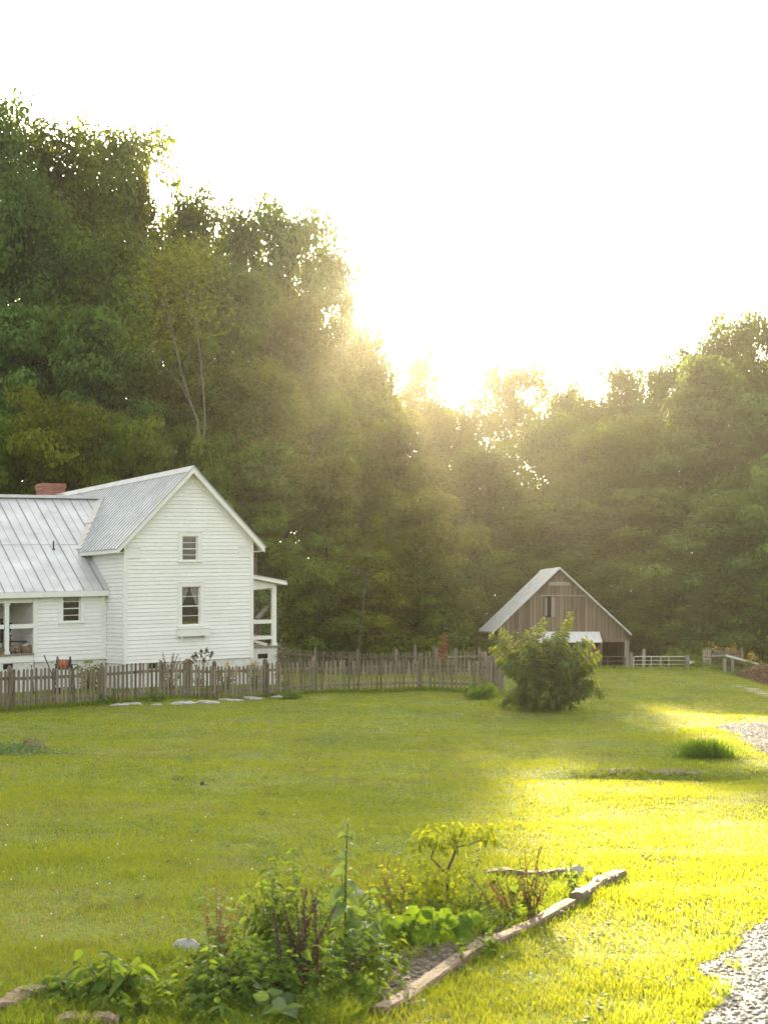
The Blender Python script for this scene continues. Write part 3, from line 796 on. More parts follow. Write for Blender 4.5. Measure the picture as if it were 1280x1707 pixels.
# ================================================================ YARD THINGS BY THE HOUSE
x, y = xy(107, 44.6); z0 = g1(x, y)
hr = thing('hose_reel', 'hose reel cart wound with orange hose between two dark wheels beside the wing', 'hose reel', (x, y, z0), .1)
zc = CZ+(HOR-1108)/FPX*44.6-z0
for sx_ in (-.2, .2):
    wm = MB(); wm.ring((sx_,0,zc), (1,0,0), .26, .016, 22)
    for k in range(3):
        a_ = k*math.pi/3; wm.bar((sx_, -.25*math.cos(a_), zc-.25*math.sin(a_)), (sx_, .25*math.cos(a_), zc+.25*math.sin(a_)), .016, .016)
    wm.build('reel_wheel', M['iron'], hr)
hm = MB()
for i in range(11): hm.ring((-.17+i*.034, 0, zc), (1,0,0), .15+.012*math.sin(i*2.1), .021, 18, 6, random.random())
hm.build('hose', M['hose'], hr)
fm = MB()
for sx_ in (-.26, .26): fm.bar((sx_,-.25,0), (sx_,.05,zc+.02), .03, .03); fm.bar((sx_,.3,0), (sx_,.05,zc+.02), .03, .03); fm.ring((sx_*1.25,.02,.16), (1,0,0), .15, .018, 16)
fm.bar((-.3,.05,zc), (.42,.05,zc), .02, .02); fm.bar((-.33,.0,.2), (.33,.0,.2), .03, .03)
fm.build('cart_frame', M['iron'], hr)
MB().bar((.42,.05,zc), (.42,.05,zc-.12), .018, .018).build('crank_handle', M['iron'], hr)
x, y = xy(97, 44.2); z0 = g1(x, y)
sh = thing('shovel', 'long dark handled shovel leaning left of the hose reel', 'shovel', (x, y, z0))
top = P(74, 1092, 44.9)-Vector((x, y, z0))
MB().tube([(0,0,.2), top], .019, 7).build('handle', M['dwood'], sh)
MB().prism([(-.10,.22),(.10,.22),(.09,.05),(0,-.04),(-.09,.05)], -.01, .01).build('blade', M['iron'], sh)
x, y = xy(55, 43.5); z0 = g1(x, y); zt = CZ+(HOR-1109)/FPX*43.5-z0
st = thing('garden_light', 'small dark garden stake light behind the fence under the wing porch', 'garden light', (x, y, z0))
MB().tube([(0.03,0,0), (0,0,zt*.6), (-.04,0,zt)], .014, 6).build('stake', M['iron'], st); MB().lathe([(.02,0),(.07,.02),(.05,.06),(.01,.08)], 10, (-.04,0,zt)).build('head', M['gate'], st)
# birdhouse on a post in the fence line
x, y = xy(313.5, 41.35); z0 = g1(x, y); zb = CZ+(HOR-1113)/FPX*41.35-z0
bh = thing('birdhouse', 'weathered wooden birdhouse with a pitched roof on a post in the fence line', 'birdhouse', (x, y, z0), .5)
MB().bar((0,0,-.1), (0,0,zb), .13, .13).build('post', M['fence'], bh)
MB().prism([(-.11,zb),(.11,zb),(.11,zb+.15),(0,zb+.24),(-.11,zb+.15)], -.10, .10).build('box', M['barn'], bh)
rm = MB()
for s_ in (-1, 1): rm.prism([(0,zb+.27),(s_*.16,zb+.14),(s_*.16,zb+.12),(0,zb+.25)], -.14, .14)
rm.build('roof', M['rust'], bh); MB().ring((0,-.1,zb+.12), (0,1,0), .025, .008, 10).build('entrance', M['iron'], bh)

# pale stones laid along the foot of the fence
q = random.Random(5)
for i, (u, v, su, hh, lab) in enumerate([
    (200, 1177, 30, .07, 'flat grey stone at the left end of the row below the fence'), (222, 1175, 34, .06, 'long flat pale stone second from the left below the fence'),
    (262, 1176, 22, .05, 'small low stone half sunk in grass below the fence'), (306, 1173, 46, .06, 'long pale slab below the birdhouse post'),
    (345, 1171, 40, .055, 'pale flat slab right of the long slab below the birdhouse'), (383, 1168, 36, .06, 'flat whitish stone in the middle of the right part of the row'),
    (420, 1165, 40, .07, 'broad pale stone near the right end of the row'), (451, 1160, 13, .16, 'upright grey stone near the right end of the row'),
    (464, 1164, 26, .09, 'last pale stone at the right end of the row below the fence')]):
    p = hit(u, v); w_ = su*p.y/FPX/2
    s_ = MB().blob((0,0,0), (w_, w_*.6, hh*.9), 40+i, jag=.45).build('stone', M['stone'], None); s_.location = p+Vector((0,0,hh*.15)); s_.rotation_euler = (0,0,q.uniform(-.4,.4))
    tag(s_, lab, 'stone', 'stones along the foot of the fence')

# ================================================================ BARN
BR = R(5.6); BD = 72.0
bx0 = (830-640)/FPX*BD
BZ0 = g1(bx0+3, BD)-.1
barn = thing('wooden_barn', 'grey board barn with a pale metal roof behind the large green shrub', 'barn', (bx0, BD, BZ0), BR)
def bp(u, v, t=0):
    k = (u-640)/FPX; c, s = math.cos(BR), math.sin(BR)
    a = (k*(BD+t*c)-bx0+t*s)/(c-k*s); d = BD+a*s+t*c
    return a, CZ+(HOR-v)/FPX*d-BZ0
BW = bp(1047, 1080)[0]; bxr, bzr = bp(933, 948); BL = 4.1
_, bze = bp(1047, 1053.5); bzl = bp(830, 1043)[1]
topz = lambda a: (bzl+(bzr-.12-bzl)*a/bxr) if a < bxr else (bzr-.12+(bze-bzr+.12)*(a-bxr)/(BW-bxr))
dx0, dzt = bp(985, 1069); drx0 = bp(1004, 1069)[0]; drx1 = bp(1042, 1069)[0]
lz = bp(940, 993)[1]; la0 = bp(900, 993)[0]; la1 = bp(981, 993)[0]
op0, opt_ = bp(912.5, 996); op1, opb = bp(917.5, 1029)
q = random.Random(9); wb = MB(); a = 0.0
while a < BW-.01:
    b = min(BW, a+q.uniform(.17,.27)); m = (a+b)/2; off = q.uniform(-.008,.008); tn = min(1, max(0, q.gauss(.5,.25)))
    spans = [(-.4, None)]
    lowcut = dzt if m > dx0 else -.4
    segs = []
    if la0 < m < la1: segs = [(lowcut, lz-.01, 0), (lz+.01, None, 1)]
    else: segs = [(lowcut, None, 0)]
    if op0 < m < op1 or (op0-.08 < m < op1+.02 and b-a > .2): 
        segs = [(lowcut, opb, 0), (lz+.01, None, 1)]
    for z0_, z1_, k in segs:
        o_ = off-(.02 if k else 0); ta = z1_ if z1_ is not None else topz(a); tb_ = z1_ if z1_ is not None else topz(b-.022)
        if z1_ is None and a < bxr < b: 
            wb.add([(a,o_,z0_),(b-.022,o_,z0_),(b-.022,o_,topz(b)),(bxr,o_,topz(bxr)),(a,o_,topz(a)),(a,o_+.025,z0_),(b-.022,o_+.025,z0_),(b-.022,o_+.025,topz(b)),(bxr,o_+.025,topz(bxr)),(a,o_+.025,topz(a))],[(0,1,2,3,4),(9,8,7,6,5),(0,5,6,1),(1,6,7,2),(4,9,5,0)], tn)
        else:
            wb.add([(a,o_,z0_),(b-.022,o_,z0_),(b-.022,o_,tb_),(a,o_,ta),(a,o_+.025,z0_),(b-.022,o_+.025,z0_),(b-.022,o_+.025,tb_),(a,o_+.025,ta)],[(0,1,2,3),(7,6,5,4),(0,4,5,1),(1,5,6,2),(3,7,4,0),(2,6,7,3)], q.random()*.3+tn*.7)
    a = b
bw_ = wb.build('wall', M['barn'], barn)
sb = MB()
for xx in (0.0, BW-.03):
    yy = .05
    while yy < BL:
        yb = min(BL, yy+q.uniform(.18,.27)); sb.box(xx, xx+.03, yy, yb-.012, -.4, topz(xx)-.02, None, q.random()); yy = yb
sb.box(0, BW, BL-.03, BL, -.4, bze, None, .4); sb.prism([(0,bzl-.05),(BW,bze-.05),(bxr,bzr-.15)], BL-.03, BL, None, .4)
sb.build('wall', M['barn'], barn)
MB().box(.05, BW-.05, .06, BL-.05, dzt+.25, dzt+.3).build('loft_floor', M['dwood'], barn)
# openings seen dark
MB().prism([(.04,dzt+.31),(BW-.04,dzt+.31),(BW-.04,bze-.05),(bxr,bzr-.25),(.04,bzl-.05)], .13, .15).build('light_block_sheet', M['dark'], barn)  # dark sheet added to stop light showing through the board gaps
ib = MB(); ib.box(dx0-.3, dx0-.27, .06, BL-.1, -.4, dzt+.2); ib.box(dx0, BW-.1, BL-.3, BL-.28, -.4, dzt+.2); ib.build('inner_wall', M['dwood'], barn)
tb = MB()
tb.box(bp(914,1)[0], bp(950,1)[0], -.06, -.025, bp(930,976)[1], bp(930,970)[1], None, .8); tb.box(la0-.02, la1+.02, -.05, -.03, lz-.03, lz+.04, None, .3)
tb.build('lintel_board', M['barnl'], barn)
tb = MB(); tb.box(bp(918.3,1)[0], bp(924.5,1)[0], -.035, -.012, bp(920,1028)[1], bp(920,996)[1]); tb.box(bp(908.5,1)[0], bp(911.5,1)[0], -.03, -.012, bp(910,1026)[1], bp(910,997)[1]); tb.build('pale_board', M['barnl'], barn)
tb = MB(); tb.box(op0-.1, op1+.1, .10, .12, opb-.1, opt_+.15); tb.build('loft_opening_shade', M['dark'], barn)  # near-black sheet paints the shade behind the opening
tb = MB(); tb.bar((BW-.12,-.02,-.4), (BW-.10,-.02,dzt+.02), .24, .12, .8, up=(0,1,0)); tb.build('corner_post', M['post'], barn)
tb = MB(); tb.bar((drx0-.1,-.01,-.4), (drx0-.1,-.01,dzt), .14, .1, .4, up=(0,1,0)); tb.bar((drx0-.2,-.02,dzt+.03), (BW,-.02,dzt+.03), .06, .14, .5); tb.build('door_frame', M['barn'], barn)
# roof slopes
e1 = bp(822, 1053, -.35); e2 = bp(1052, 1057, -.35); pk_ = bp(933, 946, -.35)
for (ex_, ez_) in (e1, e2):
    rb = MB(); n = 14; s_ = 1 if ex_ > bxr else -1
    y0, y1 = -.35, BL+.3
    for i in range(n):
        ya = y0+(y1-y0)*i/n; yb = y0+(y1-y0)*(i+1)/n; jig = q.uniform(-.02,.02)
        f = 1+q.uniform(-.004,.012)
        A_ = Vector((pk_[0], ya, pk_[1])); B_ = Vector((pk_[0], yb, pk_[1])); C_ = Vector((pk_[0]+(ex_-pk_[0])*f, yb, pk_[1]+(ez_-pk_[1])*f)); D_ = Vector((C_.x, ya, C_.z))
        dn = Vector((0,0,-.07))
        rb.add([A_,B_,C_,D_,A_+dn,B_+dn,C_+dn,D_+dn], [(0,1,2,3),(7,6,5,4),(3,2,6,7),(0,3,7,4),(1,5,6,2)], q.uniform(.2,.8))
        rb.bar(A_+Vector((0,0,.012)), D_+Vector((0,0,.012)), .03, .022, .7)
    rb.build('roof', M['roofold'], barn)
rc = MB(); rc.prism([(pk_[0]-.16,pk_[1]-.14),(pk_[0],pk_[1]+.035),(pk_[0]+.16,pk_[1]-.14),(pk_[0],pk_[1]+.01)], -.36, BL+.31); rc.build('ridge_cap', M['roofold'], barn)
# small metal awning over the stall
a0, z0_ = bp(889, 1053); a1, _ = bp(998, 1053)
fb = bp(897, 1070, -1.0); f1 = bp(1003, 1069.5, -1.0)
ab = MB(); n = 10
for i in range(n):
    f, g = i/n, (i+1)/n
    A_ = Vector((a0+(a1-a0)*f, -.03, z0_)); B_ = Vector((a0+(a1-a0)*g, -.03, z0_)); C_ = Vector((fb[0]+(f1[0]-fb[0])*g, -1.0, f1[1])); D_ = Vector((fb[0]+(f1[0]-fb[0])*f, -1.0, f1[1]))
    dn = Vector((0,0,-.05)); ab.add([A_,B_,C_,D_,A_+dn,B_+dn,C_+dn,D_+dn], [(3,2,1,0),(4,5,6,7),(7,6,2,3),(0,4,7,3),(1,2,6,5)], q.uniform(.3,.8))
    ab.bar(A_+Vector((0,0,.012)), D_+Vector((0,0,.012)), .035, .025, .3)
aw = ab.build('awning', M['trim'], barn)
rb = MB(); rb.bar((a1-.02,-.03,z0_-.03), (f1[0]-.02,-1.0,f1[1]-.03), .04, .12); rb.build('awning_edge', M['trim'], aw)
tb = MB()
for aa in (bp(900, 1, -.95)[0], bp(978, 1, -.95)[0]): tb.bar((aa,-.95,-.4), (aa,-.95,f1[1]-.04), .12, .12, .5)
tb.build('awning_post', M['post'], barn)
c0, cz1 = bp(972, 1077, -.8); c1, _ = bp(996.5, 1077, -.8); cm = MB()
for i in range(9):
    zz = cz1-.16*(i+1); cm.bar((c0,-.8,zz), (c1,-.8,zz), .03, .12, q.random())
cm.bar((c0,-.78,-.4), (c0,-.78,cz1), .08, .08); cm.bar((c1,-.78,-.4), (c1,-.78,cz1), .08, .08); cm.build('slatted_stall_side', M['rust'], barn)

# ================================================================ GATES, POSTS, SHED, PILE
def tube_gate(label, u0, u1, v0, v1, d, nbar, verts, mat, r, name='tube_gate'):
    a = P(u0, v0, d); b = P(u1, v0, d); zb = P(u0, v1, d).z
    root = thing(name, label, 'gate', (a.x, a.y, zb)); w = b.x-a.x; h = a.z-zb
    fm = MB(); rr = .09
    fm.tube([(0,0,0),(0,0,h-rr),(rr*.3,0,h-rr*.3),(rr,0,h),(w-rr,0,h),(w-rr*.3,0,h-rr*.3),(w,0,h-rr),(w,0,0),(0,0,0)], r, 8); fm.build('frame', mat, root)
    bm_ = MB()
    for i in range(1, nbar): 
        f = (i/nbar)**1.12; bm_.tube([(0,0,h*f),(w,0,h*f)], r*.85, 6)
    bm_.build('cross_bar', mat, root)
    bm_ = MB()
    for f in verts: bm_.bar((w*f,-.012,0),(w*f,-.012,h), .035, .03)
    bm_.build('brace', mat, root)
    return root
tube_gate('pale galvanised tube gate between two posts right of the barn', 1055.5, 1143.5, 1094.5, 1124, 63.5, 5, (.333, .665), M['gate'], .026)
tube_gate('brown tube gate in front of the dark barn doorway', 996, 1042, 1094.5, 1122, 64.0, 4, (.36,), M['gateb'], .024)
def post(label, u, vt, d, w, mat, lean=0, name='wooden_post', cap=True):
    x, y = xy(u, d); z0 = g1(x, y); zt = CZ+(HOR-vt)/FPX*d-z0
    m_ = MB(); m_.bar((0,0,-.3), (lean,0,zt), w, w, random.random(), up=(0,1,0)); 
    if cap: m_.bar((lean,0,zt), (lean,0,zt+.04), w*.7, w*.7, .5, up=(0,1,0))
    return tag_loc(m_.build(name, mat), (x, y, z0), label, 'post')
def tag_loc(o, loc, label, cat, group=None): o.location = loc; return tag(o, label, cat, group)
post('grey round-topped gate post between the brown gate and the pale gate', 1051.5, 1089, 63.6, .14, M['post'])
post('grey gate post at the right end of the pale gate', 1145, 1093, 63.4, .16, M['post'])
post('tall pale square post standing behind the left part of the pale gate', 1071.5, 1083.5, 66, .14, M['barnl'], .03)
post('short pale post behind the middle of the pale gate', 1100.5, 1095, 66.5, .09, M['barnl'])
x, y = xy(1148, 63.2); a = P(1148, 1099, 63.2); b = P(1178, 1122, 63.2)
br = thing('gate_brace', 'slanted pale brace board with a white plate beside the right gate post', 'brace', a)
MB().bar((0,0,0), b-a, .06, .11, .8, up=(0,1,0)).build('board', M['barnl'], br)
MB().box(.0, .22, -.06, -.035, -.20, -.07).build('plate', M['trim'], br)
# wire fence posts seen far behind
for i, (u, vt, d, lab) in enumerate([(759, 1081, 58, 'thin grey post behind the picket fence left of the barn'), (692, 1075, 58, 'thick grey post standing above the far picket fence left of the red plant'), (723, 1079, 57, 'thin post just left of the red leaved plant')]): post(lab, u, vt, d, .12, M['fence'])
# diagonal rail beside the barn corner
a = P(786, 1108, 60); b = P(822, 1092, 60)
o = MB().bar((0,0,0), b-a, .05, .09, .7).build('slanted_rail', M['fence']); tag_loc(o, a, 'slanted grey rail leaning beside the left corner of the barn', 'rail')
# open shed with a sloping roof
SD = 66.0
a = P(1172, 1125, SD); shed = thing('lean_to_shed', 'low open shed with a sloping tin roof and pallet side near the right edge', 'shed', (a.x, a.y, g1(a.x, a.y)))
def sp(u, v, t=0): p = P(u, v, SD+t)-shed.location; return p
rf = MB(); pa, pb, pc, pd = sp(1178,1092.5,.2), sp(1209,1091), sp(1264,1105.5), sp(1236,1106,1.6)
pa = sp(1178, 1092.5, 1.4)
n = 9
for i in range(n):
    f, g = i/n, (i+1)/n
    A_ = pb.lerp(pc, f); B_ = pb.lerp(pc, g); C_ = pa.lerp(pd, g); D_ = pa.lerp(pd, f); dn = Vector((0,0,-.09))
    rf.add([A_,B_,C_,D_,A_+dn,B_+dn,C_+dn,D_+dn], [(0,1,2,3),(7,6,5,4),(4,5,1,0),(6,7,3,2),(0,3,7,4),(1,5,6,2)], random.uniform(.3,.8))
rf.build('roof', M['roofold'], shed)
tb = MB()
for k in range(10):
    p_ = pb.lerp(pa, (k+.5)/10); tb.bar(p_+Vector((0,-.03,-.09)), p_+Vector((.0,.0,.03)), .05, .03, random.random())
tb.build('rafter_end', M['fence'], shed)
for u in (1220, 1207):
    p_ = sp(u, 1098, .1); pm = MB(); pm.bar((p_.x,p_.y,-.2), (p_.x-.02,p_.y,p_.z), .15, .15, random.random(), up=(0,1,0)); pm.build('post', M['post'], shed)
pm = MB()
for i in range(6): zz = .12+i*.17; pm.bar(sp(1171,1100,-.1)*1+Vector((0,0,0)) if False else Vector((sp(1171,1,-.1).x, -.1, zz)), Vector((sp(1187,1,-.1).x, .35, zz-.02)), .025, .11, random.random())
for u in (1171.5, 1179, 1186.5): pm.bar(Vector((sp(u,1,0).x, (u-1171)/16*.45-.06, 0)), Vector((sp(u,1,0).x, (u-1171)/16*.45-.06, 1.12)), .06, .09, random.random(), up=(0,1,0))
pm.build('pallet_side', M['barnl'], shed)
pm = MB()
for i in range(4): zz = .25+i*.22; pm.bar(Vector((sp(1190,1,1).x, 1.2, zz)), Vector((sp(1240,1,1).x, 1.5, zz+.03)), .03, .14, random.random())
for u in (1192, 1214, 1238): pm.bar(Vector((sp(u,1,1).x, 1.25, -.1)), Vector((sp(u,1,1).x, 1.28, 1.1)), .1, .1, .5, up=(0,1,0))
pm.build('back_wall', M['barn'], shed)
# brown pile
p = P(1277, 1131, 63); pl = MB(); q = random.Random(3)
hm = lambda x, y: .95*max(0, 1-((x/1.75)**2+(y/1.3)**2))**.75
n = 24; vs = []; fs = []
for j in range(n+1):
    for i in range(n+1):
        xx = -1.8+3.6*i/n; yy = -1.35+2.7*j/n; vs.append((xx, yy, hm(xx, yy)+q.uniform(-.04,.04)-.05))
for j in range(n):
    for i in range(n): a = j*(n+1)+i; fs.append((a,a+1,a+n+2,a+n+1))
pl.add(vs, fs, .35)
for i in range(1700):
    r_ = math.sqrt(q.random()); a = q.uniform(0,6.28); xx, yy = 1.75*r_*math.cos(a), 1.3*r_*math.sin(a); zz = hm(xx, yy)
    dv = Vector((q.gauss(0,1), q.gauss(0,1), q.gauss(0,.4))).normalized()*q.uniform(.04,.12)
    pl.bar(Vector((xx,yy,zz))-dv, Vector((xx,yy,zz))+dv, .05, .02, q.random())
o = pl.build('bark_pile', M['straw']); tag_loc(o, (p.x, p.y, g1(p.x, p.y)), 'reddish brown heap of bark chips at the right edge beside the shed', 'bark pile')
# ================================================================ TREES
def leaf_cloud(C, Nrm, size, aspect, rng, droop=.35):
    """diamond leaves at C facing roughly Nrm"""
    n = len(C)
    N_ = Nrm / np.maximum(np.linalg.norm(Nrm, axis=1, keepdims=True), 1e-6)
    r = rng.normal(size=(n, 3)); r[:, 2] -= droop
    a = r - N_*np.sum(r*N_, 1, keepdims=True); a /= np.maximum(np.linalg.norm(a, axis=1, keepdims=True), 1e-6)
    b = np.cross(N_, a)
    s = (size*rng.uniform(.6, 1.3, n))[:, None]
    V = np.stack([C - a*s*.5, C + b*s*.5*aspect + a*s*.05, C + a*s*.5, C - b*s*.5*aspect + a*s*.05], 1).reshape(-1, 3)
    Q = np.arange(4*n).reshape(n, 4)
    return V, Q

def tree_variant(seed, h, Rc, cb, nl, leaf, ntot, prof, flat=.55, droop=.35, cl=(.17,.30), k=4, spread=1.0):
    q = random.Random(seed); rng = np.random.default_rng(seed)
    tr = MB(); pts = []; n = 9
    wx, wy = q.uniform(-.5,.5), q.uniform(-.5,.5)
    for i in range(n+1):
        f = i/n; pts.append(Vector((wx*math.sin(f*2.6)+.12*math.sin(f*9+seed), wy*math.sin(f*2.2+.3)+.1*math.sin(f*7), h*.93*f-.4)))
    r0 = .013*h+.06
    tr.tube(pts, [r0*(1.25 if i == 0 else 1)*(1-.9*(i/n)) for i in range(n+1)], 7)
    clumps = []
    for i in range(nl):
        t = (i+q.random())/nl; f = cb+(1-cb)*t**.85*.96
        pi_ = f/.93*n; i0 = min(int(pi_), n-1); st = pts[i0].lerp(pts[min(i0+1, n)], min(1, pi_-i0))
        az = 2.4*i+q.uniform(-.5,.5); el = R(q.uniform(-5, 25)+40*t); ln = Rc*prof(t)*q.uniform(.72,1.15)*spread
        d = Vector((math.cos(az)*math.cos(el), math.sin(az)*math.cos(el), math.sin(el)))
        mid = st+d*ln*.5+Vector((0,0,.10*ln)); en = st+d*ln+Vector((0,0,-.06*ln*(1-t)))
        rl = r0*(1-.85*f)*.55
        tr.tube([st, mid, en], [rl, rl*.55, rl*.15], 5, caps=False)
        for j in range(k):
            g = .42+.65*j/(k-1)
            c = (st.lerp(mid, g*2) if g < .5 else mid.lerp(en, min(1.1, g*2-1)))
            c = c+Vector((q.gauss(0,1), q.gauss(0,1), q.gauss(0,.6)))*(.12*Rc)
            clumps.append((c, Rc*q.uniform(*cl)*(.7+.5*prof(t)), q.random()))
            if j in (1, 3) and k > 3: tr.tube([st.lerp(mid, .9), c], [rl*.35, rl*.08], 4, caps=False)
    for j in range(3): clumps.append((pts[-1]+Vector((q.gauss(0,.25), q.gauss(0,.25), q.uniform(-.05,.06)*h)), Rc*cl[0]*1.1, q.random()))
    wsum = sum(c[1]**2 for c in clumps); Vs, Qs, Ts = [], [], []; o = 0
    for c, rc, tn in clumps:
        m = max(12, int(ntot*rc*rc/wsum))
        dirs = rng.normal(size=(m, 3)); dirs /= np.linalg.norm(dirs, axis=1, keepdims=True)
        rad = rc*rng.uniform(.0, 1, m)**.27
        # ragged outline
        rad = rad*(1+.28*np.sin(dirs[:,0]*5+tn*20)*np.sin(dirs[:,1]*4+tn*11))
        Cc = dirs*rad[:, None]; Cc[:, 2] *= flat; Cc[:, 2] -= .12*rc*(Cc[:,0]**2+Cc[:,1]**2)/(rc*rc)
        Cc += np.array(c)
        nr = dirs*1.0+rng.normal(size=(m, 3))*.30; nr[:, 2] += .55
        V, Q = leaf_cloud(Cc, nr, leaf, .62, rng, droop)
        Vs.append(V); Qs.append(Q+o); o += len(V)
        Ts.append(np.repeat(np.clip(tn*1.1-.12+.25*np.maximum(dirs[:,2],0)*0+rng.uniform(0,.14,m), 0, 1), 4))
    return tr.mesh('trunk', M['bark'], True), np_mesh('crown', np.concatenate(Vs), np.concatenate(Qs), np.concatenate(Ts), M['lf_forest'])

p_oval = lambda t: (math.sin(math.pi*(.16+.80*t)))**.8
p_round = lambda t: (math.sin(math.pi*(.22+.64*t)))**.6
p_cone = lambda t: .28+.85*(1-t)**.9
p_dome = lambda t: (math.sin(math.pi*(.20+.60*t)))**.55
VAR = {
 'tall':  (18., 4.3, tree_variant(101, 18, 4.3, .22, 30, .33, 25000, p_dome, flat=.62, cl=(.26,.42), k=3)),
 'tall2': (18., 4.6, tree_variant(102, 18, 4.6, .15, 32, .32, 26000, p_dome, flat=.6, cl=(.26,.40), k=3)),
 'round': (13., 5.0, tree_variant(103, 13, 5.0, .12, 28, .30, 25000, p_round, flat=.58, cl=(.24,.38), k=3)),
 'airy':  (18., 4.0, tree_variant(104, 18, 4.0, .26, 30, .29, 19000, p_dome, flat=.7, cl=(.20,.36), k=3)),
 'airy2': (16., 4.2, tree_variant(105, 16, 4.2, .22, 30, .29, 20000, p_round, flat=.7, cl=(.20,.36), k=3)),
 'spray': (14., 4.4, tree_variant(106, 14, 4.4, .05, 36, .29, 25000, p_cone, flat=.33, droop=1.0, cl=(.24,.38), k=3)),
 'spray2':(12., 4.6, tree_variant(107, 12, 4.6, .04, 34, .28, 25000, p_round, flat=.36, droop=.9, cl=(.24,.38), k=3)),
 'edge':  (8.,  3.6, tree_variant(108, 8, 3.6, .03, 28, .23, 19000, p_round, flat=.55, cl=(.22,.36), k=3)),
 'edge2': (9.,  3.8, tree_variant(109, 9, 3.8, .02, 30, .23, 20000, p_cone, flat=.45, droop=.7, cl=(.22,.38), k=3)),
}
def top_of(me):
    co = np.empty(len(me.vertices)*3, 'f'); me.vertices.foreach_get('co', co); co = co.reshape(-1, 3)
    return float(np.percentile(co[:,2], 99.6)), float(np.percentile(np.hypot(co[:,0], co[:,1]), 96))
for k_ in list(VAR): VAR[k_] = top_of(VAR[k_][2][1]) + (VAR[k_][2],)
def tree(name, label, u, vt, d, wpx, var, mat='lf_forest', rz=None, group=None):
    x, y = xy(u, d); z0 = g1(x, y); h = CZ+(HOR-vt)/FPX*d-z0; vh, vr, (tm, cm) = VAR[var]
    root = thing(name, label, 'tree', (x, y, z0), random.uniform(0,6.28) if rz is None else rz, group)
    s = h/vh; w = (wpx/FPX*d/2)/vr
    for nm, me in (('trunk', tm), ('crown', cm)):
        o = link(nm, me, root); o.scale = (w, w, s)
        if nm == 'crown':
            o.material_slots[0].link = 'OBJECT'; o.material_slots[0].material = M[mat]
        else: o.scale = (max(w,.75), max(w,.75), s) if False else (w, w, s)
    return root
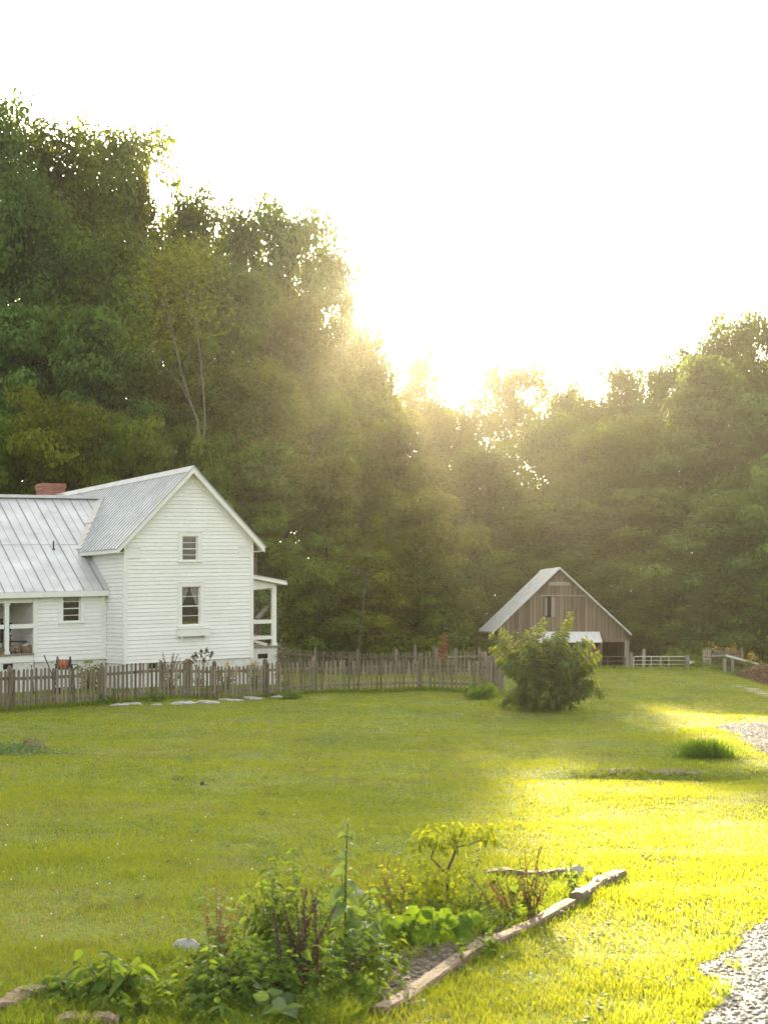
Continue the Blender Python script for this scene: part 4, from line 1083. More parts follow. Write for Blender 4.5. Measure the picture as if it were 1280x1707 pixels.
TL = [
 # skyline, left to right
 ('broadleaf_tree','very tall dark tree cut by the left edge, highest of all the trees',-25,165,80,250,'tall2','lf_cool'),
 ('broadleaf_tree','tall tree with a ragged domed top, second from the left edge on the skyline',92,212,88,245,'tall','lf_forest'),
 ('broadleaf_tree','tall tree with a high rounded head, the last big crown before the skyline drops',190,206,92,225,'tall2','lf_forest'),
 ('broadleaf_tree','narrow crown hugging the right flank of the tall rounded tree on the left skyline',236,258,93,95,'airy','lf_warm'),
 ('broadleaf_tree','thin open topped tree with a single spire sprig above the house roof',322,300,97,160,'airy','lf_forest'),
 ('broadleaf_tree','airy small headed tree between the spire topped tree and the lacy domed tree',398,334,99,150,'airy2','lf_forest'),
 ('broadleaf_tree','lacy domed tree with sky showing through its crown left of the sun',474,328,100,205,'airy2','lf_forest'),
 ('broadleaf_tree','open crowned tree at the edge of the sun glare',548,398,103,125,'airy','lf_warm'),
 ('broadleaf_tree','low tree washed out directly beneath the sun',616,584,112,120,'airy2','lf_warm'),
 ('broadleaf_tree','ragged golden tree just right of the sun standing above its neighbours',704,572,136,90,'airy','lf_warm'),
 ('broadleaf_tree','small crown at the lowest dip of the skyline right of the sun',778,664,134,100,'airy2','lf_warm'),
 ('broadleaf_tree','heart shaped freestanding crown on the skyline above the barn',846,600,132,150,'airy2','lf_warm'),
 ('broadleaf_tree','flat topped open tree right of the heart shaped crown on the skyline',946,630,134,140,'airy','lf_forest'),
 ('broadleaf_tree','small skyline tree right of the flat topped open tree',1008,652,124,110,'airy2','lf_warm'),
 ('broadleaf_tree','first taller tree where the skyline begins to climb on the right',1048,606,121,120,'tall','lf_forest'),
 ('broadleaf_tree','rounded tree halfway up the climbing right skyline',1103,600,116,115,'tall2','lf_forest'),
 ('broadleaf_tree','tree with a pointed tuft on the right skyline left of the highest right hand tree',1152,568,111,120,'airy','lf_forest'),
 ('broadleaf_tree','highest right hand tree with an open feathery top near the right edge',1212,524,107,150,'tall','lf_forest'),
 ('broadleaf_tree','tall tree cut by the right edge of the photo',1296,522,102,170,'tall2','lf_forest'),
 ('broadleaf_tree','thin crown added in the sun glare to shade the garden bed',616,528,127,100,'airy2','lf_warm'),  # crown added and sized to block the sun from the garden bed
 # second rank, left hillside
 ('broadleaf_tree','dense dark tree below the two tallest left trees',58,335,80,230,'tall2','lf_cool'),
 ('broadleaf_tree','full grey green tree in front of the tall rounded tree',160,395,79,230,'tall','lf_forest'),
 ('broadleaf_tree','bright green middle tree below the thin spire topped tree',285,405,84,210,'round','lf_warm'),
 ('broadleaf_tree','soft green tree below the dip left of the lacy domed tree',385,445,86,200,'tall2','lf_forest'),
 ('broadleaf_tree','olive tree beneath the lacy domed tree',475,490,90,190,'tall','lf_warm'),
 ('broadleaf_tree','hazy golden tree under the open crowned glare edge tree',556,560,96,170,'round','lf_warm'),
 ('hemlock_tree','dark layered tree at the left edge midway up the wood',22,490,73,220,'spray','lf_cool'),
 ('hemlock_tree','layered tree with feathery drooping sprays left of the pale leaning trunks',170,520,72,250,'spray','lf_cool'),
 ('broadleaf_tree','tree behind the pale leaning trunks above the house gable',320,560,77,190,'spray','lf_forest'),
 ('broadleaf_tree','olive tree right of the pale leaning trunks',430,610,79,210,'tall2','lf_warm'),
 ('broadleaf_tree','hazy tree in the light rays below the open crowned skyline tree',520,660,84,200,'round','lf_warm'),
 ('broadleaf_tree','golden lit tree in the brightest rays beneath the sun',605,650,98,170,'tall','lf_warm'),
 ('broadleaf_tree','golden green tree to the right below the ragged golden tree',738,672,116,150,'round','lf_warm'),
 # lower rank
 ('hemlock_tree','low spreading tree above the wing roof ridge at the left edge',-10,690,67.5,240,'spray2','lf_forest'),
 ('broadleaf_tree','rounded yellow green tree rising above the brick chimney',110,660,66.5,230,'spray2','lf_warm'),
 ('hemlock_tree','drooping tree between the chimney and the gable peak',225,690,66,200,'spray2','lf_forest'),
 ('broadleaf_tree','shaded tree directly behind the gable peak of the house',345,730,66.5,170,'edge2','lf_forest'),
 ('broadleaf_tree','shaded round tree just right of the house gable',440,740,70,190,'spray','lf_forest'),
 ('broadleaf_tree','brownish hazy tree midway between house and barn',540,760,74,190,'spray','lf_warm'),
 ('broadleaf_tree','large tree with a yellow lit right edge standing midway between house and barn',655,690,88,190,'round','lf_warm'),
 ('broadleaf_tree','tree with a tall rounded side overhanging the yard left of the barn',690,820,73,200,'round','lf_warm'),
 ('broadleaf_tree','hazy tree behind and above the left slope of the barn roof',815,745,102,190,'tall2','lf_forest'),
 ('broadleaf_tree','broad soft tree high above the barn ridge',900,690,120,180,'round','lf_forest'),
 ('broadleaf_tree','wide middle tree above the right slope of the barn',985,715,104,220,'round','lf_forest'),
 ('broadleaf_tree','yellow green lit tree on the right slope below the climbing skyline',1068,690,108,160,'tall','lf_warm'),
 ('hemlock_tree','large blue green feathery tree near the right edge below the highest right tree',1195,600,95,260,'spray','lf_cool'),
 ('hemlock_tree','blue green tree cut by the right edge above the shed',1290,650,88,220,'spray','lf_cool'),
 ('broadleaf_tree','dense middle height tree straight above the barn peak',930,835,92,210,'spray','lf_forest'),
 ('broadleaf_tree','dark middle tree right of the barn above the pale gate',1075,810,90,220,'spray','lf_forest'),
 ('broadleaf_tree','leafy tree with bright outer sprays above the low shed',1215,830,78,230,'spray2','lf_cool'),
 ('broadleaf_tree','bright leaved tree cut by the right edge low above the bark pile',1300,770,76,190,'spray2','lf_cool'),
 ('broadleaf_tree','low tree behind the left eave of the barn',790,880,86,190,'edge2','lf_forest'),
 ('broadleaf_tree','low dark tree directly behind the barn roof',885,925,86,180,'edge','lf_forest'),
 ('broadleaf_tree','low dark tree right behind the right eave of the barn',1030,940,84,190,'edge2','lf_forest'),
 ('broadleaf_tree','low dark tree behind the pale gate',1120,950,80,180,'edge','lf_forest'),
 ('broadleaf_tree','low dark tree behind the slanted gate brace',1190,970,76,150,'edge2','lf_cool'),
 ('broadleaf_tree','low bright tree behind the bark pile at the right edge',1275,960,74,160,'edge','lf_cool'),
 ('broadleaf_tree','low overhanging tree left of the barn above the far picket fence',735,950,72,170,'edge2','lf_forest'),
 ('broadleaf_tree','low dark tree behind the bare dead branch',625,920,69,190,'edge2','lf_warm'),
 ('broadleaf_tree','low dark tree right of the porch roof',525,920,67.5,180,'edge','lf_forest'),
 ('broadleaf_tree','low tree in deep shade behind the front porch',440,900,66,170,'edge2','lf_forest'),
]
for t in TL: tree(t[0], t[1], *t[2:])

# pale leaning trunks in front of the wood
lt = thing('leaning_tree', 'slender tree with three pale bare leaning trunks in the wood above the house', 'tree', (xy(338, 69)[0], 69, g1(xy(338, 69)[0], 69)))
def rel(pts, d, root): return [P(u, v, d+k*.25)-root.location for k, (u, v) in enumerate(pts)]
foot = Vector((0,0,-.3))
for pts, r in (([(330,705),(305,630),(287,550),(272,475)], .034), ([(342,690),(336,610),(328,545),(312,495),(298,450)], .036), ([(331,700),(304,645),(276,612),(245,570)], .022)):
    p_ = [foot, rel([(336,800)], 69, lt)[0]]+rel(pts, 69, lt); n = len(p_)
    MB().tube(p_, [.08, .07]+[r*1.25*(1-.75*i/(n-2)) for i in range(n-2)], 6).build('trunk', M['bark2'], lt, True)
tw = MB()
for a, b in (((306,632),(316,600)),((316,600),(318,560)),((287,550),(276,520)),((328,545),(340,500)),((312,495),(318,455)),((335,610),(350,560)),((350,560),(352,530)),((300,460),(306,440))):
    tw.tube(rel([a, b], 69.8, lt), [.02, .012], 5)
tw.build('branch', M['bark2'], lt)
rng = np.random.default_rng(5); Cs = []
for (u, v) in ((268,465),(296,440),(245,570),(318,455),(310,440),(352,530),(276,520),(270,490)):
    c = np.array(rel([(u, v)], 70, lt)[0]); m = 240; e = rng.normal(size=(m,3))*np.array([.9,.6,.5]); Cs.append(c+e)
Cs = np.concatenate(Cs); nr = rng.normal(size=Cs.shape)*.5; nr[:,2] += 1
V, Q = leaf_cloud(Cs, nr, .24, .6, rng); link('crown', np_mesh('crown', V, Q, np.repeat(rng.random(len(Cs)), 4), M['lf_warm']), lt)
# bare dead branch
x, y = xy(598, 65.6); dt = thing('dead_tree', 'bare dead grey branch with forked twigs between house and barn', 'dead tree', (x, y, g1(x, y)))
MB().tube([foot]+rel([(600,1050),(606,1000),(613,976),(604,955),(588,951),(575,949)], 65.6, dt), [.05,.045,.04,.03,.025,.02,.01], 6).build('trunk', M['bark'], dt)
tw = MB()
for a, b in (((604,955),(619,957)),((606,962),(618,968)),((588,951),(592,966)),((611,985),(598,1000)),((613,976),(626,985))): tw.tube(rel([a, b], 65.6, dt), [.02, .008], 5)
tw.build('twig', M['bark2'], dt)
# pruned tree beside the front porch
x, y = xy(427, 59); pt = thing('pruned_tree', 'brown pruned tree trunk with a cut limb seen through the front porch', 'tree', (x, y, g1(x, y)))
MB().tube([foot]+rel([(427,1090),(428,1040),(425,1010),(424,975),(426,930)], 59, pt), [.17,.15,.14,.12,.10,.06], 8).build('trunk', M['bark'], pt, True)
MB().tube(rel([(428,1032),(438,1020),(447,1011)], 58.9, pt), [.11,.10,.09], 8).build('cut_limb', M['post'], pt)
Cs = []
for (u, v, n_) in ((445,1018,160),(450,1040,160),(440,1050,140),(448,1003,120),(432,990,120)):
    c = np.array(rel([(u, v)], 59.5, pt)[0]); Cs.append(c+rng.normal(size=(n_,3))*.28)
Cs = np.concatenate(Cs); nr = rng.normal(size=Cs.shape); nr[:,2] += 1
V, Q = leaf_cloud(Cs, nr, .15, .6, rng); link('crown', np_mesh('crown', V, Q, np.repeat(rng.random(len(Cs)), 4), M['lf_grey']), pt)

# undergrowth of the wood: uncountable leaf mass on the slopes
def undergrowth():
    rng = np.random.default_rng(77); n = 1500
    d = rng.uniform(64, 135, n)**1.0; u = rng.uniform(-150, 1430, n); x = (u-640)/FPX*d
    keep = ~((d < 82) & (u > 770) & (u < 1110)) & ~((d < 68) & (u > 560))
    d, x = d[keep], x[keep]; z = gz(x, d)
    Vs, Qs, Ts = [], [], []; o = 0
    for xi, yi, zi in zip(x, d, z):
        r = rng.uniform(.8, 1.9); m = int(34*r*r)+10; dr = rng.normal(size=(m,3)); dr /= np.linalg.norm(dr, axis=1, keepdims=True)
        C = dr*(r*rng.uniform(0,1,m)**.4)[:,None]; C[:,2] = np.abs(C[:,2])*rng.uniform(.7,1.7); C += np.array([xi, yi, zi])
        nr = dr+rng.normal(size=(m,3))*.6; nr[:,2] += .5
        V, Q = leaf_cloud(C, nr, .34, .62, rng); Vs.append(V); Qs.append(Q+o); o += len(V); Ts.append(np.repeat(np.clip(rng.random()*.6+rng.uniform(0,.3,m),0,1), 4))
    tag(link('undergrowth', np_mesh('undergrowth', np.concatenate(Vs), np.concatenate(Qs), np.concatenate(Ts), M['lf_forest'])), 'dark leafy undergrowth covering the floor of the wood', 'undergrowth', None, 'stuff')
undergrowth()
def far_wood():
    """the continuous mass of distant trees closing the valley behind the single trees"""
    rng = np.random.default_rng(31); Vs, Qs, Ts = [], [], []; o = 0
    tu = [-200, 0, 240, 330, 480, 560, 640, 700, 780, 850, 950, 1020, 1120, 1200, 1500]; tv = [300, 300, 350, 400, 420, 480, 635, 655, 700, 675, 690, 685, 650, 600, 570]
    for i in range(1500):
        u = rng.uniform(-160, 1440); d = (136 if 560 < u < 1120 else 112)+rng.uniform(0, 14); x = (u-640)/FPX*d; zb = float(gz(x, d)); zt = CZ+(HOR-np.interp(u, tu, tv))/FPX*d
        f = rng.random()**.9; zc = zb+(zt-zb)*f+rng.normal(0,.4); r = rng.uniform(1.4, 2.8); m = int(30*r*r); dr = rng.normal(size=(m,3)); dr /= np.linalg.norm(dr, axis=1, keepdims=True)
        C = dr*(r*rng.uniform(0,1,m)**.4)[:,None]; C[:,2] *= .75; C += np.array([x, d, zc]); nr = dr+rng.normal(size=(m,3))*.5; nr[:,2] += .7
        V, Q = leaf_cloud(C, nr, .46, .62, rng); Vs.append(V); Qs.append(Q+o); o += len(V); Ts.append(np.repeat(np.clip(rng.random()*.6+rng.uniform(0,.4,m),0,1), 4))
    tag(link('far_wood', np_mesh('far_wood', np.concatenate(Vs), np.concatenate(Qs), np.concatenate(Ts), M['lf_forest'])), 'distant wood closing the valley behind the nearer trees', 'wood', None, 'stuff')
far_wood()

# ================================================================ PLANTS (built shoot by shoot)
def curve(a, b, bend, n=7, side=None):
    a = Vector(a); b = Vector(b); m = a.lerp(b, .5)+Vector(bend)
    return [(a*(1-t)**2+m*2*t*(1-t)+b*t*t) for t in [i/n for i in range(n+1)]]
def at_frac(pts, f):
    f = max(0, min(.9999, f))*(len(pts)-1); i = int(f); return pts[i].lerp(pts[i+1], f-i), (pts[i+1]-pts[i]).normalized()

# large shrub
p = hit(908, 1186); SDp = p.y
shrub = thing('large_shrub', 'big green shrub with yellow green shoots on top standing in front of the barn', 'shrub', p)
q = random.Random(21); st = MB(); lf = MB(); sh_ = MB()
def q_off(u, v, dd=0): return P(u, v, SDp+dd)-p
tips = [(904,1029),(952,1019),(891,1044),(875,1050),(949,1040),(834,1046),(818,1056),(818,1079),(987,1071),(999,1088),(978,1064),(930,1052),(862,1066),(845,1082),(912,1060),(965,1075),(940,1068),(885,1070),(828,1100),(990,1110),(995,1137),(985,1150)]
for i, (u, v) in enumerate(tips):
    tp = q_off(u, v, q.uniform(-.7,.7) if i > 4 else q.uniform(-.2,.2)); a = Vector((q.gauss(0,.12), q.gauss(0,.12), 0))
    c = curve(a, tp, (0,0,.10*tp.length+ (.25 if abs(tp.x) > .8 else 0)), 9); st.tube(c, [.018*(1-.8*k/9) for k in range(10)], 5)
    sunlit = i < 5 or (i < 14 and q.random() < .6); sh_ = MB()
    for j in range(64):
        f = .28+.72*(j/64)**.9; pp, dd = at_frac(c, f); az = j*2.4; o_ = dd.orthogonal().normalized(); o_ = (Matrix.Rotation(az, 3, dd) @ o_)
        L = q.uniform(.10,.15)*(1-.35*max(0, f-.8)*5*.6); tgt = sh_ if (sunlit and f > .58) or f > .90 else lf
        tgt.leaf(pp, o_+dd*.5+Vector((0,0,-.12)), Vector((q.gauss(0,.7), q.gauss(0,.7), .8)), L*1.5, L*.85, .35, q.random())
    if len(sh_.v) > 60: sh_.build('sunlit_shoot', M['lf_shoot'], shrub)  # yellower leaves paint the sun on the upper shoots
for i in range(150):
    az = q.uniform(0, 6.283); el = math.asin(q.uniform(.02,.98)); Rx = 1.34*(1-.10*math.sin(el)); 
    ln = q.uniform(.5,1.0)+.25*math.sin(az*3+el*4+1)*math.cos(el); tp = Vector((math.cos(az)*math.cos(el)*Rx, math.sin(az)*math.cos(el)*Rx, .22+2.0*math.sin(el)))*ln
    if tp.z < .1: tp.z = q.uniform(.05,.4)
    c = curve((q.gauss(0,.1), q.gauss(0,.1), 0), tp, (0,0,.22*ln), 7); st.tube(c, [.012*(1-.8*k/7) for k in range(8)], 4, caps=False)
    if el < .75: c[-1] = c[-1]-Vector((0,0,.1))
    for j in range(46):
        f = .34+.66*(j/46); pp, dd = at_frac(c, f); o_ = Matrix.Rotation(j*2.4, 3, dd) @ dd.orthogonal().normalized(); L = q.uniform(.10,.16)
        lf.leaf(pp, o_+dd*.6+Vector((0,0,-.2)), Vector((q.gauss(0,.7), q.gauss(0,.7), .8)), L, L*.55, .4, q.random())
st.build('stem', M['twig'], shrub); lf.build('foliage', M['lf_bush'], shrub)

def weed(name, label, cat, u, v, tips, leafmat_='lf_weed', stem='stem', L=.10, Wr=.4, nleaf=14, f0=.15, seeds=None, seedlen=.5, nseed=60, seedsz=.012, r=.006, flowers=None, bend=.0, spread=.12, opp=False, taper=.45, droop=.35, seed=0, updir=.35, dlift=0.0, ready=None, pix=None, basew=.05):
    """plant at (u,v) on the ground; tips are photo offsets (du,dv) of its stems turned into real lengths at its distance"""
    q = random.Random(seed*13+int(u)); p = Vector(ready) if ready else hit(u, v); s = (pix or p.y)/FPX
    root = thing(name, label, cat, p); sm, lm, fm, gm = MB(), MB(), MB(), MB()
    for i, tt in enumerate(tips):
        du, dv = tt[:2]; a = Vector((q.gauss(0,basew), q.gauss(0,basew), -.01)); tp = Vector((du*s, q.gauss(0,spread), -dv*s))
        c = curve(a, tp, (q.gauss(0,.03)-tp.x*.15, q.gauss(0,.03), bend*tp.length+.08*abs(tp.x)), 7); sm.tube(c, [r*(1-.7*k/7) for k in range(8)], 5, q.random(), False)
        nl_ = nleaf if opp or nleaf < 2 else int(nleaf*1.6)
        for j in range(nl_):
            f = f0+(1-f0)*(j+.5)/nl_; pp, dd = at_frac(c, f); az = (j//2*1.57+(j % 2)*math.pi if opp else j*2.4)+q.uniform(-.3,.3)
            o_ = Matrix.Rotation(az, 3, dd) @ dd.orthogonal().normalized(); l_ = L*q.uniform(.75,1.2)*(1-taper*f)
            lm.leaf(pp, o_+dd*updir+Vector((0,0,q.uniform(-.25,.2))), Vector((q.gauss(0,.8), q.gauss(0,.8), .75)), l_*1.15, l_*Wr*1.5, droop, q.random(), .2)
        if seeds:
            for j in range(nseed):
                f = 1-seedlen*q.random()**1.1; pp, dd = at_frac(c, f); e = Vector((q.gauss(0,1), q.gauss(0,1), q.gauss(0,.6))).normalized()
                rr = seedsz*q.uniform(.5,1.3)*(1.35-.8*(f-1+seedlen)/seedlen); fm.leaf(pp+e*rr*.4, e, Vector((0,0,1)), rr*1.6, rr*1.2, .3, q.random())
        if flowers:
            for j in range(flowers[1]):
                pp, dd = at_frac(c, 1-.12*q.random()); e = Vector((q.gauss(0,1), q.gauss(0,1), q.gauss(.3,.6))).normalized()*flowers[2]
                gm.leaf(pp+e*.6, e, Vector((0,0,1)), flowers[2], flowers[2]*.8, .2, q.random())
    if sm.v: sm.build('stem', M[stem], root)
    if lm.v: lm.build('leaves', M[leafmat_], root)
    if fm.v: fm.build('seed_head', M[seeds], root)
    if gm.v: gm.build('flower', M[flowers[0]], root)
    return root
def fan(n, w, h0, h1, seed, lean=0):
    q = random.Random(seed); return [(lean+w*(2*i/(max(n-1,1))-1)+q.uniform(-w,w)*.2, -q.uniform(h0,h1)*(1-.25*abs(2*i/max(n-1,1)-1))) for i in range(n)]

# --- plants before the house
def weedf(*a, **k):
    """a sturdier, leafier plant of the border by the house"""
    a = list(a); a[8] *= 1.5; a[10] = int(a[10]*1.4); k['r'] = .014
    if 'seedsz' in k: k['seedsz'] *= 1.05
    if 'flowers' in k: k['flowers'] = (k['flowers'][0], k['flowers'][1]*2, k['flowers'][2]*1.5)
    return weed(*a, **k)
def wd(u, d): x, y = xy(u, d); return (x, y, g1(x, y))
weedf('shrub','small leafy yellow green shrub behind the fence below the wing wall','shrub',150,0,[(-18,-48),(-10,-54),(0,-57),(8,-46),(14,-50),(20,-40)],'lf_yel','stem',.16,.45,12,ready=wd(150,44.5),seed=1,spread=.2)
weedf('dry_flower','tall grey brown seeded plant left of the birdhouse','plant',285,0,fan(11,22,58,84,3),'lf_dry','bstem',.09,.3,10,seeds='lf_dry',seedlen=.35,nseed=40,seedsz=.035,ready=wd(283,43.4),seed=2,spread=.2)
weedf('dry_flower','flat headed dried flowers right of the birdhouse','plant',335,0,[(-22,-52),(-12,-64),(-4,-70),(5,-74),(13,-76),(20,-70),(8,-60)],'lf_dry','bstem',.08,.3,8,seeds='lf_dry',seedlen=.1,nseed=60,seedsz=.045,ready=wd(332,43.9),seed=3,spread=.2)
weedf('orange_flower','clump of orange flowers behind the pickets below the window','flower',375,0,fan(8,18,38,50,4),'lf_grey','stem',.12,.35,8,flowers=('lf_gold',10,.06),ready=wd(378,44.6),seed=4,spread=.2)
weedf('orange_flower','orange flowers at the house corner beside the front porch','flower',425,0,fan(9,16,36,52,5),'lf_grey','stem',.12,.35,8,flowers=('lf_gold',9,.06),ready=wd(425,45.6),seed=5,spread=.2)
weedf('climbing_vine','thin leafy vine climbing the corner of the front porch base','vine',466,0,[(-2,-60),(4,-75),(8,-86),(12,-70)],'lf_dry','bstem',.12,.5,14,ready=wd(464,48.8),seed=6)
weed('red_plant','red leaved plant standing behind the picket fence left of the barn','plant',737,0,[(-6,-60),(-2,-72),(3,-84),(5,-88),(7,-78)],'lf_red','rstem',.15,.4,10,f0=.6,ready=wd(737,48.0),seed=7,spread=.1,taper=.1)
weed('squash_vine','low broad leaved green vine at the foot of the fence left of the large shrub','plant',805,1165,fan(9,22,12,30,8),'lf_weed','stem',.26,.9,4,seed=8,spread=.3,f0=.5,taper=0)
weed('golden_flower','golden flowered weed behind the right slope of the shed roof','flower',1187,0,[(a*.7,b) for a,b in fan(8,20,52,68,9)],'lf_weed','stem',.2,.3,10,flowers=('lf_gold',26,.14),ready=wd(1222,69),pix=69,seed=9,spread=.3)
weed('golden_flower','low golden flower heads showing just above the left end of the shed roof','flower',1085,0,fan(6,14,52,62,10),'lf_weed','stem',.2,.3,8,flowers=('lf_gold',18,.13),ready=wd(1186,69.5),seed=10,spread=.3)
weed('golden_flower','tall golden flowered weed beside the bark pile','flower',1255,0,fan(6,12,46,60,11),'lf_weed','stem',.2,.3,12,flowers=('lf_gold',16,.13),ready=wd(1254,66),seed=11,spread=.3)
for i,(u,d,lab) in enumerate([(1160,63,'low green weeds at the foot of the gate brace'),(1186,64.5,'green weeds growing against the front of the pallet side'),(1225,64.5,'green weeds in front of the shed posts'),(470,46,'leafy weeds behind the fence right of the front porch')]):
    weed('weed_clump',lab,'weeds',u,0,fan(12,14,12,24,20+i),'lf_weed','stem',.22,.3,7,ready=wd(u,d),seed=20+i,spread=.4,basew=.2)
for i,(u,v,lab) in enumerate([(176,1172,'small weed tuft at the foot of the fence post left of the stones'),(258,1168,'rounded bright weed between the first stones and the birdhouse'),(330,1163,'low weeds behind the pale slab below the birdhouse'),(487,1165,'weeds right of the last pale stone')]):
    weed('weed_clump',lab,'weeds',u,v,fan(16,17,8,19,30+i),'lf_weed','stem',.15,.45,6,seed=30+i,spread=.3,basew=.22)
weed('weed_clump','patch of grey green weeds cut by the left edge of the lawn','weeds',12,1258,fan(40,52,8,24,35),'lf_grey','stem',.12,.4,8,seed=35,spread=.45,basew=.55)
weed('weed_clump','dry pinkish weed patch on the left lawn right of the grey green weeds','weeds',52,1252,fan(22,20,12,26,36),'lf_dry','bstem',.08,.3,8,seed=36,spread=.35,basew=.3)

# --- garden bed
weed('tall_weed','tallest upright weed with large paired grey green leaves in the garden bed','plant',578,1612,[(2,-242)],'lf_grey','stem',.20,.36,26,f0=.12,r=.009,opp=True,taper=.72,droop=.75,seed=41,spread=.02,basew=.01,flowers=('lf_weed',34,.026))
weed('tall_weed','shorter paired leaf stem leaning behind the tallest weed','plant',600,1600,[(-30,-150),(16,-120),(36,-96)],'lf_grey','stem',.11,.45,14,opp=True,taper=.5,droop=.7,seed=42,spread=.05)
weed('leafy_bush','dense dark green bushy weed left of the tallest weed','plant',468,1612,[(-52,-142),(-38,-176),(-24,-168),(-6,-188),(16,-190),(34,-150),(48,-172),(66,-140),(-66,-108),(24,-120),(-16,-130),(60,-104),(-44,-84),(40,-84)],'lf_weed','stem',.07,.36,24,f0=.30,r=.004,taper=.3,seed=43,spread=.12,droop=.5)
weed('dock_weed','dried rust coloured dock stalks at the left end of the garden bed','plant',368,1628,[(-34,-112),(-26,-150),(-14,-138),(-6,-168),(4,-150),(14,-144),(26,-128),(36,-136),(44,-110),(-20,-96),(20,-100)],'lf_grey','rstem',.07,.3,7,f0=.05,r=.004,seeds='lf_rust',seedlen=.55,nseed=58,seedsz=.010,seed=44,spread=.10,basew=.07)
weed('dock_weed','dark brown seeded dock stalks standing in the middle of the garden bed','plant',500,1660,[(-42,-150),(-30,-160),(-6,-164),(4,-180),(12,-186),(20,-182),(30,-176),(38,-168),(58,-140),(-20,-120)],'lf_weed','bstem',.07,.3,4,f0=.03,r=.005,seeds='lf_brown',seedlen=.72,nseed=150,seedsz=.013,seed=45,spread=.07,basew=.05)
weed('dock_weed','fallen brown dock stalks lying to the left at the foot of the bed','plant',440,1662,[(-120,-52),(-100,-34),(-84,-44),(-66,-22)],'lf_weed','bstem',.08,.4,5,f0=.05,r=.005,seeds='lf_brown',seedlen=.7,nseed=110,seedsz=.013,seed=46,spread=.10,bend=.08)
weed('dock_weed','sparse brown dock stalks leaning right below the tallest weed','plant',560,1650,[(40,-64),(62,-72),(84,-62),(50,-40)],'lf_weed','bstem',.06,.4,4,r=.004,seeds='lf_brown',seedlen=.6,nseed=60,seedsz=.010,seed=47,spread=.06)
weed('dock_weed','rust red dock stalks fanning out beside the long timber','plant',882,1532,[(-26,-84),(-18,-102),(-6,-118),(2,-96),(10,-92),(16,-116),(22,-124),(26,-88),(34,-74),(-38,-68),(8,-70),(-12,-60)],'lf_weed','rstem',.07,.3,5,f0=.03,r=.0045,seeds='lf_rust',seedlen=.68,nseed=80,seedsz=.010,seed=48,spread=.07)
weed('dock_weed','long arching red brown dock stalks leaning left of the rust red fan','plant',846,1528,[(-66,-74),(-48,-70),(-36,-72),(-58,-34),(-20,-64)],'lf_weed','rstem',.06,.3,3,f0=.03,r=.005,seeds='lf_rust',seedlen=.75,nseed=110,seedsz=.011,seed=49,spread=.06,bend=-.06)
weed('dock_weed','thin reddish stalks behind the broad leaves right of the tallest weed','plant',655,1545,[(-46,-92),(-30,-108),(-22,-130),(-8,-116),(4,-122),(22,-114),(30,-84),(-14,-80)],'lf_yel','rstem',.06,.35,6,r=.004,seeds='lf_rust',seedlen=.5,nseed=40,seedsz=.008,seed=50,spread=.08)
weed('yellow_weed','loose yellow green weeds behind the broad leaves and under the small tree','plant',690,1530,[(-56,-84),(-40,-96),(-20,-92),(0,-104),(14,-100),(28,-92),(40,-84),(64,-76),(78,-84),(92,-70),(-66,-60),(52,-58),(104,-50)],'lf_yel','stem',.05,.5,26,f0=.15,r=.003,taper=.3,seed=51,spread=.15,basew=.22)
bl = weed('broadleaf_plant','broad rounded yellow green leaves in the middle of the bed beside the bare soil','plant',705,1578,[(-74,-40),(-60,-62),(-52,-30),(-36,-70),(-20,-88),(-6,-62),(12,-92),(24,-70),(40,-96),(46,-66),(62,-40),(78,-52),(90,-58),(58,-26),(-30,-36),(10,-34),(-86,-64)],'lf_big','stem',.01,.3,1,r=.005,seed=52,spread=.12)
q = random.Random(53); lm = MB(); s = hit(705,1578).y/FPX
for du, dv in [(-74,-40),(-60,-62),(-52,-30),(-36,-70),(-20,-88),(-6,-62),(12,-92),(24,-70),(40,-96),(46,-66),(62,-40),(78,-52),(90,-58),(58,-26),(-30,-36),(10,-34),(-86,-64),(-14,-44),(34,-48),(-44,-52),(-66,-30),(-28,-56),(2,-76),(18,-52),(52,-78),(70,-56),(-10,-24),(28,-30),(-48,-80)]:
    a = Vector((du*s*.8, q.gauss(0,.09), -dv*s*.55)); d_ = Vector((du*s*.5+q.gauss(0,.03), q.gauss(0,.06)-.03, -dv*s*.45+.05)).normalized()
    L = q.uniform(.10,.165); W_ = L*q.uniform(.62,.78); sd = d_.cross(Vector((q.gauss(0,.3),-.7,.75))).normalized(); n_ = sd.cross(d_)
    vs = []; rows = 7
    for i in range(rows+1):
        f = i/rows; w = W_*.5*(math.sin(math.pi*min(1,(.10+.9*f)))**.6 if f < 1 else .05); c = a+d_*(L*f)-Vector((0,0,.4*L*f*f))
        for k, g in enumerate((-1,-.5,0,.5,1)): vs.append(c+sd*(w*g*(1+.06*math.sin(f*20+g*3)))+n_*(abs(g)*.22*w+.012*math.sin(f*16+k)))
    lm.add(vs, [(i*5+k, i*5+k+1, i*5+k+6, i*5+k+5) for i in range(rows) for k in range(4)], q.random())
lm.build('broad_leaves', M['lf_big'], bl, True)
